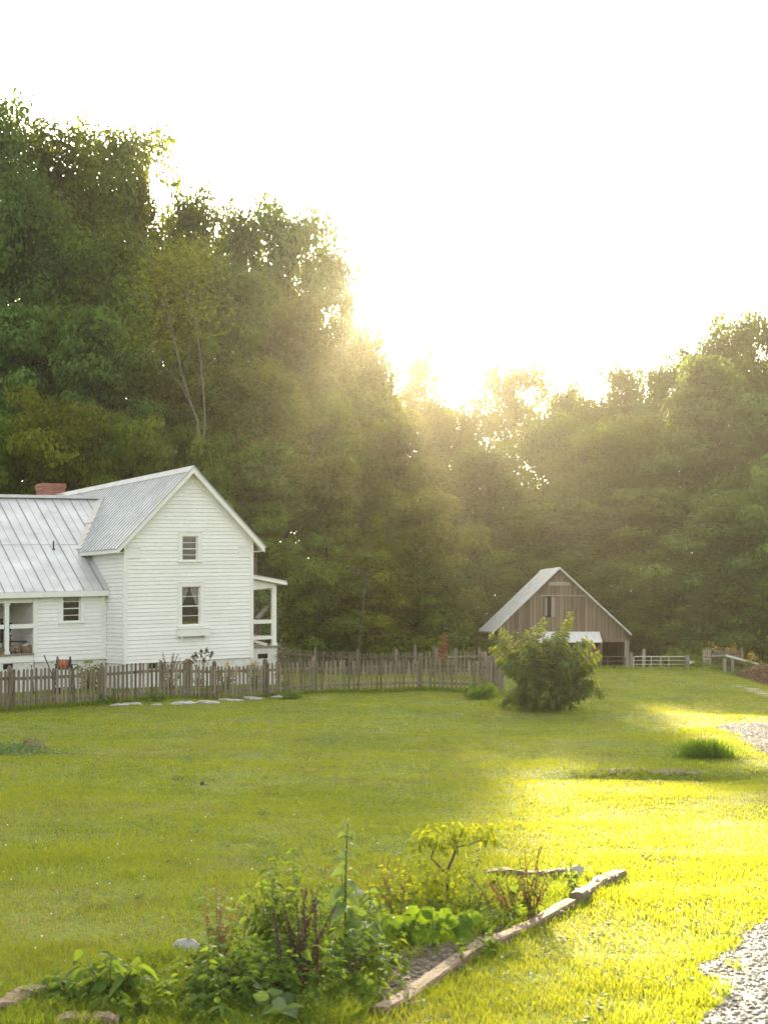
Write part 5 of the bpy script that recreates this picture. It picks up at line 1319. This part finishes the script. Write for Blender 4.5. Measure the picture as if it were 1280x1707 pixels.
# small pruned tree with a flat yellow green crown
p = hit(745, 1512); s = p.y/FPX; pt = thing('small_tree', 'little forked tree with a flat yellow green crown at the back of the garden bed', 'tree', p)
o = lambda u, v, dy=0: Vector(((u-745)*s, dy, (1512-v)*s))
tm = MB()
tm.tube([Vector((0,0,-.03)), o(745,1490), o(746,1460), o(744,1452)], [.014,.013,.012,.011], 7)
for pts, r_ in (([(744,1455),(754,1432),(762,1412),(760,1404)], .010), ([(744,1458),(732,1444),(719,1432),(721,1416)], .008), ([(762,1412),(782,1408),(802,1399)], .006), ([(721,1416),(732,1408),(742,1402)], .005), ([(719,1414),(712,1402),(706,1398)], .005), ([(760,1406),(752,1396),(750,1385)], .005), ([(745,1472),(724,1475),(704,1473)], .006), ([(762,1404),(772,1388)], .004)):
    tm.tube([o(u, v, .02*i*math.sin(u)) for i, (u, v) in enumerate(pts)], [r_*(1-.5*i/len(pts)) for i in range(len(pts))], 6)
tm.build('trunk', M['twig'], pt, True)
q = random.Random(61); lm = MB()
for (cu, cv_, sw, cyy) in ((706,1392,15,.02),(722,1381,16,-.10),(742,1394,18,.08),(752,1377,17,-.02),(772,1386,17,.10),(786,1378,14,-.08),(806,1382,13,.03),(733,1404,14,.0),(762,1400,16,-.06),(697,1404,9,.0)):
    for i in range(27):
        a = q.uniform(0,6.28); rr = math.sqrt(q.random()); c = o(cu+sw*rr*math.cos(a), cv_+7*(rr*rr)+q.uniform(-12,10), cyy+sw*s*rr*math.sin(a)*.8)
        d_ = Vector((math.cos(a)+q.gauss(0,.4), math.sin(a)+q.gauss(0,.4), q.uniform(-.7,.3))); L = q.uniform(.04,.07)
        lm.leaf(c, d_, Vector((q.gauss(0,.8),q.gauss(0,.8),.8)), L, L*.42, .6, q.random())
for i in range(60):
    u = q.uniform(798,828); c = o(u, 1386+abs(u-812)*.5+q.uniform(-8,14), q.uniform(-.05,.05)); L = q.uniform(.035,.055); lm.leaf(c, Vector((q.uniform(-.3,1), q.gauss(0,.4), -.5)), Vector((0,0,1)), L, L*.42, .5, q.random())
lm.build('crown', M['lf_yel'], pt)
weed('leafy_weed','low leafy weed with broad drooping leaves at the left front of the bed','plant',190,1672,[(-66,-66),(-50,-92),(-30,-60),(-14,-80),(8,-92),(24,-60),(40,-74),(58,-84),(64,-52),(-6,-40)],'lf_weed','stem',.12,.36,8,f0=.35,r=.005,seed=62,spread=.10,taper=.2,droop=.6,opp=True)
weed('leafy_weed','sprawling green weeds at the front between the fallen stalks and the soil','plant',560,1672,fan(14,70,24,56,63),'lf_weed','stem',.06,.5,9,r=.003,seed=63,spread=.15,basew=.18)
weed('leafy_weed','dark sprawling weed mass under the rust stalks at the left of the bed','plant',400,1668,fan(20,84,20,76,64),'lf_bush','bstem',.07,.42,12,r=.004,seed=64,spread=.14,basew=.16)
weed('leafy_weed','mid green weeds filling the centre of the bed between brown and rust stalks','plant',440,1640,fan(16,52,50,100,65),'lf_weed','stem',.07,.45,14,r=.004,seed=65,spread=.12,basew=.15)
weed('white_flower_weed','green weed dotted with small white flowers between the tallest weed and the broad leaves','plant',590,1630,[(-36,-60),(-20,-110),(-8,-84),(8,-60),(20,-96),(30,-130),(44,-80),(52,-52),(-48,-30)],'lf_weed','stem',.06,.5,12,r=.003,flowers=('white_fl',7,.013),seed=66,spread=.12,basew=.10)
weed('white_flower_weed','wispy white flowered stem right of the small tree','plant',785,1525,[(-14,-84),(-6,-100),(6,-96),(12,-108)],'lf_grey','stem',.04,.4,10,r=.0025,flowers=('white_fl',5,.011),seed=67,spread=.08)
weed('leafy_weed','upright dark green weed sprig beside the stones near the end of the timber','plant',952,1490,[(-2,-56),(-8,-40),(6,-36)],'lf_weed','stem',.06,.5,9,r=.003,seed=68,spread=.03)
weed('leafy_weed','rounded pale green weed at the back end of the bleached timber','plant',992,1470,fan(12,20,18,32,69),'lf_yel','stem',.03,.5,12,r=.002,seed=69,spread=.08,basew=.08)
weed('leafy_weed','pale dusty leaves at the front foot of the bed','plant',452,1692,[(-14,-40),(0,-46),(12,-34),(26,-24),(-26,-20)],'lf_grey','stem',.10,.62,2,f0=.5,r=.003,seed=70,taper=.1)
for i, (u, v, w, h, n, lab) in enumerate([(686,1600,64,52,46,'arching tuft of long grass beside the bare soil'), (640,1640,40,30,34,'small grass tuft left of the bare soil'), (820,1555,50,34,40,'grass tuft behind the long timber left of the red stalks'),
        (480,1700,60,40,60,'long grass at the bottom edge below the brown stalks'), (300,1690,70,44,70,'long grass at the bottom left in front of the rust stalks'), (1205,1662,22,44,60,'grass tuft growing at the edge of the gravel drive'), (1225,1618,24,30,40,'small grass tuft on the gravel drive'), (570,1700,60,40,60,'long grass at the bottom edge left of the timber end'), (60,1700,70,36,60,'long grass at the bottom left corner')]):
    p = hit(u, v); s = p.y/FPX; gm = MB(); q = random.Random(200+i)
    for k in range(n):
        a = Vector((q.gauss(0,w*s*.22), q.gauss(0,.05), -.01)); tp = a+Vector((q.gauss(0,w*s*.5), q.gauss(0,.08), h*s*q.uniform(.5,1))); c = curve(a, tp, (0,0,h*s*.25), 4); ww = .004
        sd = (tp-a).cross(Vector((0,1,0))).normalized() if abs(tp.x-a.x) > .01 else Vector((1,0,0)); sd = Vector((-(tp.z-a.z), 0, tp.x-a.x)).normalized()
        vs = [];
        for j, pp in enumerate(c): wj = ww*(1-j/4.2)*.5; vs += [pp-sd*wj, pp+sd*wj]
        gm.add(vs, [(2*j,2*j+1,2*j+3,2*j+2) for j in range(4)], q.random())
    tag_loc(gm.build('grass_tuft', M['grassb']), p, lab, 'grass tuft', 'grass tufts')
# stream tuft with the culvert mouth
p = hit(1182, 1262); s = p.y/FPX; q = random.Random(70); gm = MB()
for k in range(900):
    a = Vector((q.gauss(-.05,.17), q.gauss(.0,.13), -.05)); tp = a+Vector((q.gauss(0,.16)-.04, q.gauss(-.08,.12), q.uniform(.12,.40))); c = curve(a, tp, (0,0,.08), 3)
    sd = Vector((-(tp.z-a.z), 0, tp.x-a.x)).normalized()
    vs = []
    for j, pp in enumerate(c): wj = .018*(1-j/3.3)*.5; vs += [pp-sd*wj, pp+sd*wj]
    gm.add(vs, [(2*j,2*j+1,2*j+3,2*j+2) for j in range(3)], q.random())
tag_loc(gm.build('grass_tuft', M['grassd']), p, 'thick dark grass clump hanging over the culvert mouth by the gravel', 'grass tuft', 'grass tufts')
cp = hit(1190, 1266); cv = MB(); cv.ring((0,0,-.08), (.35,1,0), .13, .02, 18); cv.tube([(0,.02,-.08),(.3,1.2,-.2)], .12, 14)
tag_loc(cv.build('culvert_pipe', M['iron']), cp, 'dark culvert pipe mouth under the grass clump by the gravel', 'pipe')
# ================================================================ GARDEN EDGES, GRAVEL
def timber(name, label, pts, w, h, mat, seed, jag=.006, sink=.03):
    """old squared timber through ground points (x,y), with worn edges"""
    q = random.Random(seed); m = MB(); base = Vector((pts[0][0], pts[0][1], g1(*pts[0]))); n = 26; ns = 10; vs = []
    P_ = [Vector((x, y, g1(x, y)))-base for x, y in pts]
    ph = [q.uniform(0,6.28) for _ in range(6)]
    def along(f):
        f = min(f, .99999)*(len(P_)-1); i = int(f); return P_[i].lerp(P_[i+1], f-i)
    sdv = (P_[-1]-P_[0]).cross(Vector((0,0,1))).normalized()
    for i in range(n+1):
        f = i/n; c = along(f)
        for k in range(ns):
            a = 2*math.pi*(k+.5)/ns; ca, sa = math.cos(a), math.sin(a); e = .42
            x = w*.5*math.copysign(abs(ca)**e, ca); z = h*.5*math.copysign(abs(sa)**e, sa)
            j = 1+.05*math.sin(f*9+ph[k % 6])+q.uniform(-1,1)*jag/w*2
            vs.append(c+sdv*(x*j+.012*math.sin(f*7+ph[0]))+Vector((0,0,h*.5-sink+z*j+.008*math.sin(f*11+ph[1]))))
    fs = [(i*ns+k, i*ns+(k+1)%ns, (i+1)*ns+(k+1)%ns, (i+1)*ns+k) for i in range(n) for k in range(ns)]+[tuple(reversed(range(ns))), tuple(n*ns+k for k in range(ns))]
    m.add(vs, fs, .5)
    return tag_loc(m.build(name, mat), base, label, 'timber')
T0 = hit(628, 1694); T1 = hit(948, 1512); T2 = hit(957, 1506); T3 = hit(1032, 1462)
tm_ = Vector(((T0.x+T1.x)/2-.02, (T0.y+T1.y)/2+.05, 0))
timber('landscape_timber', 'long weathered brown timber edging the right side of the garden bed', [(T0.x,T0.y), (tm_.x,tm_.y), (T1.x,T1.y)], .09, .085, M['timber'], 3, sink=.035, jag=.004)
timber('landscape_timber', 'short bleached rotten timber at the far end of the bed edging', [(T2.x,T2.y), (T3.x,T3.y)], .10, .10, M['timberw'], 4, jag=.008, sink=.03)
a, b = hit(806, 1462), hit(948, 1464); timber('landscape_timber', 'dark timber half hidden along the back of the garden bed', [(a.x,a.y),(b.x,b.y)], .10, .09, M['timber'], 5)
a, b = hit(-60, 1704), hit(82, 1662); timber('landscape_timber', 'grey brown timber sunk in grass at the bottom left corner', [(a.x,a.y),(b.x,b.y)], .15, .10, M['timber'], 6, sink=.04)
a, b = hit(96, 1712), hit(200, 1709); timber('landscape_timber', 'dark timber edge at the very bottom left of the bed', [(a.x,a.y),(b.x,b.y)], .12, .10, M['timber'], 8, sink=.05)
for i, (u, v, w, h, lab) in enumerate([(938, 1464, .06, .05, 'pale grey stone lying just left of the bleached timber'), (963, 1461, .075, .06, 'tan rounded stone behind the bleached timber'), (312, 1586, .085, .05, 'pinkish stone half hidden left of the rust stalks'), (452, 1530, .06, .05, 'pale pink stone among the weeds behind the brown stalks'), (598, 1500, .06, .05, 'brownish stone in the weeds right of the tallest weed')]):
    p = hit(u, v); s_ = MB().blob((0,0,0), (w,w*.7,h), 80+i, jag=.2).build('stone', M['stone'], None, True); tag_loc(s_, p+Vector((0,0,h*.4)), lab, 'stone', 'stones in the garden bed')

SOIL = poly((596,1684),(628,1640),(652,1600),(700,1578),(770,1572),(850,1545),(836,1566),(742,1620),(640,1690))
in_soil = patch('garden_soil', SOIL, M['soil'], .012, .03, .02)
BED = poly((560,1720),(612,1695),(940,1512),(1024,1452),(900,1455),(780,1462),(640,1490),(420,1535),(300,1580),(60,1660),(-60,1700),(-60,1730))
GR1 = poly((1300,1530),(1262,1545),(1215,1588),(1168,1608),(1186,1640),(1178,1662),(1198,1690),(1172,1730))+[(2.9,3.6),(4.6,3.2),(5.4,7.0)]
in_gr1 = patch('gravel_driveway', GR1, M['gravel'], .012, .03, .03)
GR2 = poly((1420,1204),(1300,1205),(1215,1208),(1190,1213),(1200,1220),(1228,1224),(1246,1238),(1262,1252),(1330,1262),(1500,1262))
in_gr2 = patch('gravel_patch', GR2, M['gravel'], .014, .08, .10)
in_dirt = patch('bare_stream_bed', poly((1010,1284),(1060,1279),(1125,1280),(1140,1287),(1070,1292),(1015,1292)), M['soil'], .012, .06, .22)
in_dirt2 = patch('bare_earth_strip', poly((1140,1304),(1170,1301),(1172,1307),(1150,1309)), M['soil'], .012, .05, .06)
in_mul = patch('tan_track', poly((1222,1142),(1280,1163),(1310,1176),(1310,1170),(1262,1150)), M['dry'], .014, .15, .15)

def inpoly(pl):
    p = np.array(pl)
    def f(x, y):
        c = np.zeros(x.shape, bool); n = len(p)
        for i in range(n):
            xa, ya = p[i]; xb, yb = p[(i+1) % n]
            c ^= ((ya > y) != (yb > y)) & (x < (xb-xa)*(y-ya)/((yb-ya) if yb != ya else 1e-9)+xa)
        return c
    return f
in_bed = inpoly(BED)

def pebbles(name, label, pl, n, smin, smax, mat, inside, flat=.6, seed=0):
    rng = np.random.default_rng(seed); p = np.array(pl); lo, hi = p.min(0)-.2, p.max(0)+.2
    X = rng.uniform(lo[0], hi[0], n*3); Y = rng.uniform(lo[1], hi[1], n*3); J = rng.normal(0, smax*3.2, (2, n*3)); k = inside(X+J[0], Y+J[1]) & (np.abs(X) < Y*.31+3.2); X, Y = X[k][:n], Y[k][:n]; n = len(X)
    base = np.array([[1,0,0],[0,1,0],[-1,0,0],[0,-1,0],[0,0,1],[.7,.7,-.5],[-.7,.6,-.5],[-.5,-.8,-.5],[.6,-.6,-.5],[.55,.5,.75],[-.5,.55,.7],[-.5,-.5,.7],[.5,-.55,.7]], float)
    F = np.array([[0,9,1],[1,10,2],[2,11,3],[3,12,0],[4,9,12],[4,10,9],[4,11,10],[4,12,11],[0,12,9],[1,9,10],[2,10,11],[3,11,12],[0,1,5],[1,2,6],[2,3,7],[3,0,8]])
    s = smin*(smax/smin)**rng.random(n); B = base[None]*(1+rng.uniform(-.25,.25,(n,13,3))); B *= (s[:,None]*np.stack([rng.uniform(.7,1.3,n), rng.uniform(.7,1.3,n), np.full(n, flat)],1))[:,None,:]
    a = rng.uniform(0,6.28,n); c_, s_ = np.cos(a), np.sin(a); bx = B[...,0]*c_[:,None]-B[...,1]*s_[:,None]; by = B[...,0]*s_[:,None]+B[...,1]*c_[:,None]; B = np.stack([bx,by,B[...,2]],-1)
    B += np.stack([X, Y, gz(X, Y)+.012+s*.2], 1)[:,None,:]
    Fq = (F[None]+(np.arange(n)*13)[:,None,None]).reshape(-1,3)
    tag(link(name, np_mesh(name, B.reshape(-1,3), Fq, np.repeat(np.clip(rng.normal(.5,.28,n),0,1),13), mat)), label, name.replace('_',' '), None, 'stuff')
pebbles('gravel', 'loose grey gravel stones on the drive at the bottom right', GR1, 24000, .0035, .015, M['pebble'], in_gr1, seed=1)
pebbles('gravel', 'loose grey gravel on the far patch at the right edge', GR2, 16000, .007, .022, M['pebble'], in_gr2, seed=2)
pebbles('wood_chips', 'brown wood chip mulch on the bare garden soil', SOIL, 1500, .006, .020, M['mulch'], in_soil, .45, seed=3)

# ================================================================ GRASS
def blades(d0, d1, dens, w, h, seed, inside=None, hvar=.45, seg=2):
    rng = np.random.default_rng(seed); tn = .285
    n = int(dens*tn*(d1*d1-d0*d0)); y = np.sqrt(rng.uniform(d0*d0, d1*d1, n)); x = rng.uniform(-1, 1, n)*(y*tn+.5)
    m = int(dens*.5*(d1-d0)*6.4); yo = rng.uniform(d0-(3 if d0 < 5 else 0), d1, m); xo = (yo*tn+.5+rng.uniform(0, 3.2, m))*rng.choice((-1, 1), m); x = np.concatenate([x, xo]); y = np.concatenate([y, yo])
    return x, y, rng
GV, GQ, GT = [], [], []; GO = 0
BV, BQ, BT = [], [], []; BO = 0
_LAT = np.random.default_rng(123).random((256, 256))
def vnoise(x, y, s):
    """smooth lattice noise, two octaves, 0..1"""
    r = 0
    for k, (f, w) in enumerate(((1, .65), (2.3, .35))):
        X = np.asarray(x)*s*f+37*k+500; Y = np.asarray(y)*s*f+91*k+500; i = np.floor(X).astype(int); j = np.floor(Y).astype(int); u = X-i; v = Y-j; u = u*u*(3-2*u); v = v*v*(3-2*v)
        g = lambda a, b: _LAT[a % 256, b % 256]
        r = r+w*((g(i,j)*(1-u)+g(i+1,j)*u)*(1-v)+(g(i,j+1)*(1-u)+g(i+1,j+1)*u)*v)
    return np.clip((r-.5)*1.5+.5, 0, 1)
def emit(x, y, h, w, lean, rng, tint, store):
    n = len(x); z = gz(x, y); a = rng.uniform(0, 6.283, n); ux, uy = np.cos(a), np.sin(a)
    l = rng.uniform(.1, 1, n)*lean*h; b = rng.uniform(0, 6.283, n); lx, ly = np.cos(b)*l, np.sin(b)*l
    rows = []
    for f, ww, bend in ((0, 1, 0), (.55, .8, .35), (1, .12, 1)):
        hx = x+lx*bend; hy = y+ly*bend; hz = z-.006+h*f*(1-.18*bend*lean)
        rows += [np.stack([hx-ux*w*ww*.5, hy-uy*w*ww*.5, hz], 1), np.stack([hx+ux*w*ww*.5, hy+uy*w*ww*.5, hz], 1)]
    V = np.stack(rows, 1).reshape(-1, 3); o = store[3][0]
    i = np.arange(n)[:, None]*6+o
    Q = np.concatenate([i+np.array([0,1,3,2]), i+np.array([2,3,5,4])], 0)
    store[0].append(V); store[1].append(Q); store[2].append(np.repeat(tint, 6)); store[3][0] += len(V)
SG = (GV, GQ, GT, [0]); SB_ = (BV, BQ, BT, [0]); SD = ([], [], [], [0])
def not_bare(x, y): return ~(in_soil(x, y) | in_gr1(x, y) | in_gr2(x, y))
for d0, d1, dens, w, h, sd in ((4.6, 8, 9500, .0042, .042, 1), (8, 12, 4800, .0065, .042, 2), (12, 18, 2500, .009, .034, 3), (18, 28, 1100, .014, .034, 4), (28, 45, 380, .024, .036, 5), (45, 64, 120, .04, .045, 6)):
    x, y, rng = blades(d0, d1, dens, w, h, sd)
    k = not_bare(x, y) & ((rng.random(len(x)) < .30+1.1*vnoise(x+11, y-3, .9)) | (y < 7)); x, y = x[k], y[k]; n = len(x)
    pn = vnoise(x, y, .35)*.5+vnoise(x+3, y-5, 1.1)*.4+vnoise(x-7, y+2, 4.3)*.2
    hh = h*(.45+.9*rng.random(n))*(.65+.7*vnoise(x, y, 2.6)); bed = in_bed(x, y)
    dry = ~bed & (rng.random(n) < np.clip((vnoise(x-20, y+9, .8)-.52)*1.5, .015, .45)); emit(x[dry], y[dry], hh[dry]*.8, w*rng.uniform(.7,1.2,dry.sum()), .95, rng, rng.random(dry.sum()), SD)
    kp = ~dry; x, y, hh, pn, bed = x[kp], y[kp], hh[kp], pn[kp], bed[kp]
    emit(x[~bed], y[~bed], hh[~bed], w*rng.uniform(.7,1.3,(~bed).sum()), .75, rng, np.clip(-.05+.95*pn[~bed]+rng.normal(0,.14,(~bed).sum()), 0, 1), SG)
    if bed.any():
        m = bed; emit(x[m], y[m], hh[m]*(1.1+1.1*vnoise(x[m]*3, y[m]*3, 1.7)), w*1.1*rng.uniform(.7,1.3,m.sum()), .9, rng, np.clip(.2+.5*pn[m]+rng.normal(0,.2,m.sum()), 0, 1), SB_)
# longer tufts: fence foot, house base, stream banks, gravel edges
rng = np.random.default_rng(99)
def strip(pts, n, wid, h, w, lean=.8):
    P_ = np.array(pts); seg = rng.integers(0, len(P_)-1, n); f = rng.random(n); q = P_[seg]*(1-f[:,None])+P_[seg+1]*f[:,None]
    x = q[:,0]+rng.normal(0, wid, n); y = q[:,1]+rng.normal(0, wid, n); k = not_bare(x, y); x, y = x[k], y[k]
    emit(x, y, h*rng.uniform(.4,1.2,len(x)), w*rng.uniform(.7,1.3,len(x)), lean, rng, rng.random(len(x)), SB_)
strip([xy(-120,33.6), xy(19,35.8), xy(172,38.4), xy(443,43.0), xy(524,44.0), xy(700,44.2), xy(838,43.4)], 5200, .16, .16, .022)
strip([tuple(hit(u,v)[:2]) for u, v in ((1010,1290),(1070,1286),(1130,1282),(1165,1268))], 1500, .42, .085, .011)
strip([tuple(hit(u,v)[:2]) for u, v in ((820,1172),(880,1186),(960,1184))], 1800, .28, .16, .02)
strip([tuple(hit(u,v)[:2]) for u, v in ((1282,1530),(1215,1586),(1168,1606),(1186,1640),(1178,1662),(1198,1690),(1172,1720))], 2200, .07, .06, .005)
strip([tuple(hit(u,v)[:2]) for u, v in ((628,1700),(948,1518),(1034,1466))], 1500, .05, .06, .0055)
strip([tuple(hit(u,v)[:2]) for u, v in ((1130,1228),(1180,1216),(1230,1226))], 700, .25, .10, .015)
strip([tuple(hit(u,v)[:2]) for u, v in ((-60,1690),(80,1655),(300,1580))], 2200, .10, .085, .0055)
strip([tuple(hit(u,v)[:2]) for u, v in ((60,1705),(330,1670),(560,1690))], 4500, .16, .085, .0055)
strip([xy(1000,62), xy(1060,61.8), xy(1150,62), xy(1200,63)], 900, .5, .22, .04)
tag(link('lawn_grass', np_mesh('lawn_grass', np.concatenate(GV), np.concatenate(GQ), np.concatenate(GT), M['grass'])), 'short mown grass blades of the lawn', 'grass', None, 'stuff')
tag(link('rank_grass', np_mesh('rank_grass', np.concatenate(BV), np.concatenate(BQ), np.concatenate(BT), M['grassb'])), 'longer green grass in the garden bed and along fences and edges', 'grass', None, 'stuff')
def tangle():
    rng = np.random.default_rng(41); q = random.Random(41); lm = MB(); sm = MB()
    for i in range(430):
        if i < 270: u = q.uniform(330, 850); v = q.uniform(max(1500, 1640-(u-330)*.38), 1688-(max(0,u-600))*.42)
        else: u = q.uniform(70, 380); v = q.uniform(1655-(u-70)*.16, 1706)
        p = hit(u, v)
        if bool(in_soil(np.array([p.x]), np.array([p.y]))[0]) and q.random() < .85: continue
        hgt = q.uniform(.06,.26)*(.55 if i >= 270 else 1.25 if u < 660 else .8); tp = p+Vector((q.gauss(0,.05), q.gauss(0,.05), hgt)); c = curve(p, tp, (q.gauss(0,.03), q.gauss(0,.03), 0), 5); tn = q.random(); wide = q.choice((.3,.45,.6)); L0 = q.uniform(.03,.075)
        sm.tube(c, [.0025*(1-.6*k/5) for k in range(6)], 4, tn, False)
        for j in range(q.randint(10, 22)):
            pp, dd = at_frac(c, .1+.9*q.random()); o_ = Matrix.Rotation(j*2.4, 3, dd) @ dd.orthogonal().normalized(); L = L0*q.uniform(.6,1.2)
            lm.leaf(pp, o_+dd*.4, Vector((q.gauss(0,.8), q.gauss(0,.8), .8)), L, L*wide, .5, min(1, max(0, tn*.8+q.uniform(-.1,.3))), .2)
    lm.v += sm.v; o_ = len(lm.t); lm.t += sm.t; lm.f += [tuple(k+o_ for k in f) for f in sm.f]
    tag(lm.build('garden_weeds', M['lf_weed']), 'tangled small green weeds covering the garden bed', 'weeds', None, 'stuff')
tangle()
tag(link('dry_grass', np_mesh('dry_grass', np.concatenate(SD[0]), np.concatenate(SD[1]), np.concatenate(SD[2]), M['drygrass'])), 'dead straw coloured grass blades in worn patches of the lawn', 'grass', None, 'stuff')
def lawn_weeds():
    rng = np.random.default_rng(55); q = random.Random(55); lm = MB(); n = 900; y = np.sqrt(rng.uniform(5.2**2, 24**2, n)); x = rng.uniform(-1,1,n)*y*.285; k = not_bare(x, y) & ~in_bed(x, y) & (vnoise(x, y, .6) > .5); x, y = x[k], y[k]
    for a, b in zip(x, y):
        z = g1(a, b)
        for j in range(q.randint(4, 9)):
            t = q.uniform(0, 6.28); L = q.uniform(.025,.06); lm.leaf((a+q.gauss(0,.05), b+q.gauss(0,.05), z+q.uniform(.015,.04)), (math.cos(t), math.sin(t), q.uniform(.1,.5)), (0,0,1), L, L*.7, .4, q.random())
    tag(lm.build('lawn_weeds', M['lf_weed']), 'small broad leaved weeds and clover scattered through the lawn', 'weeds', None, 'stuff')
lawn_weeds()
# clover heads, too many to count
rng = np.random.default_rng(8); n = 110; y = np.sqrt(rng.uniform(5.3**2, 15**2, n)); x = rng.uniform(-1,1,n)*y*.285; k = not_bare(x, y); x, y = x[k], y[k]
cl = MB()
for a, b in zip(x, y): r_ = random.uniform(.004,.008); cl.blob((a, b, g1(a, b)+random.uniform(.03,.055)), (r_, r_, r_*.9), int(a*1000), jag=.1)
tag(cl.build('clover_flowers', M['white_fl']), 'tiny white clover heads scattered in the near lawn', 'clover', None, 'stuff')
p = hit(333, 1317); dl = MB(); dl.leaf((0,0,.05), (1,.2,.2), (0,0,1), .14, .09, .1, .2); dl.leaf((.02,.02,.05), (.2,.4,.9), (0,1,0), .08, .06, .1, .1); tag_loc(dl.build('fallen_leaf', M['bstem']), p, 'curled brown dead leaf lying on the middle of the lawn', 'leaf')

# ================================================================ CAMERA, LIGHT, AIR
cam = bpy.data.cameras.new('camera'); co = bpy.data.objects.new('camera', cam); COL.objects.link(co); sc.camera = co
co.location = (0, 0, CZ); co.rotation_euler = (R(90), 0, 0)
cam.sensor_fit = 'VERTICAL'; cam.sensor_height = 36; cam.sensor_width = 27; cam.lens = 36*FPX/1707; cam.shift_y = (HOR-853.5)/1707
cam.clip_start = .1; cam.clip_end = 2000
cam.dof.use_dof = True; cam.dof.focus_distance = 44; cam.dof.aperture_fstop = 7.0
SE, SA = R(13.25), math.atan2(-15, 2300)            # elevation, azimuth to the right of +y
w = bpy.data.worlds.new('World'); sc.world = w; w.use_nodes = True; nt = w.node_tree; nt.nodes.clear()
sk = nt.nodes.new('ShaderNodeTexSky'); sk.sky_type = 'NISHITA'; sk.sun_disc = False; sk.sun_elevation = SE; sk.sun_rotation = SA
sk.air_density = 1.0; sk.dust_density = 4.0; sk.ozone_density = 1.0
bg = nt.nodes.new('ShaderNodeBackground'); bg.inputs['Strength'].default_value = SKY
ow = nt.nodes.new('ShaderNodeOutputWorld'); hs = nt.nodes.new('ShaderNodeHueSaturation'); hs.inputs['Saturation'].default_value = .35   # thin bright cloud veil whitens the sky
nt.links.new(sk.outputs[0], hs.inputs['Color']); tn = nt.nodes.new('ShaderNodeMix'); tn.data_type = 'RGBA'; tn.blend_type = 'MULTIPLY'; tn.inputs[0].default_value = 1; tn.inputs[7].default_value = (1.0,.975,.90,1); nt.links.new(hs.outputs[0], tn.inputs[6]); nt.links.new(tn.outputs[2], bg.inputs[0]); nt.links.new(bg.outputs[0], ow.inputs['Surface'])
sl_ = bpy.data.lights.new('sun', 'SUN'); sl_.energy = SUN; sl_.angle = R(.53); sl_.color = (1.0, .81, .50)
so_ = bpy.data.objects.new('sun', sl_); COL.objects.link(so_)
dv = Vector((math.sin(SA)*math.cos(SE), math.cos(SA)*math.cos(SE), math.sin(SE)))
so_.rotation_euler = dv.to_track_quat('Z', 'Y').to_euler(); so_.location = (0, 30, 60)
if HAZE > 0:
    m, nt, N, L = newmat('evening_haze')
    pv = N.new('ShaderNodeVolumePrincipled'); pv.inputs['Density'].default_value = HAZE; pv.inputs['Color'].default_value = (1.0, .93, .80, 1); pv.inputs['Anisotropy'].default_value = ANI
    o_ = N.new('ShaderNodeOutputMaterial'); va_ = N.new('ShaderNodeVolumeAbsorption'); va_.inputs['Density'].default_value = ABSO; va_.inputs['Color'].default_value = (0,0,0,1); p2 = N.new('ShaderNodeVolumePrincipled'); p2.inputs['Density'].default_value = HAZE2; p2.inputs['Color'].default_value = (1.0,.95,.85,1); p2.inputs['Anisotropy'].default_value = .25; a2 = N.new('ShaderNodeAddShader'); L.new(pv.outputs[0], a2.inputs[0]); L.new(p2.outputs[0], a2.inputs[1]); ad = N.new('ShaderNodeAddShader'); L.new(a2.outputs[0], ad.inputs[0]); L.new(va_.outputs[0], ad.inputs[1]); L.new(ad.outputs[0], o_.inputs['Volume'])
    hz = MB().box(-156, 156, -46, 306, -4, 44).build('haze', m); tag(hz, 'thin golden evening haze filling the valley', 'haze', None, 'stuff')
vs_ = sc.view_settings; vs_.view_transform = 'Standard'; vs_.look = 'None'; vs_.exposure = EXPO; vs_.gamma = 1
sc.render.engine = 'CYCLES'; cy = sc.cycles
cy.use_denoising = True; cy.max_bounces = 7; cy.diffuse_bounces = 3; cy.glossy_bounces = 3; cy.transmission_bounces = 4; cy.transparent_max_bounces = 8; cy.volume_bounces = 0
cy.caustics_reflective = False; cy.caustics_refractive = False; cy.sample_clamp_indirect = 6
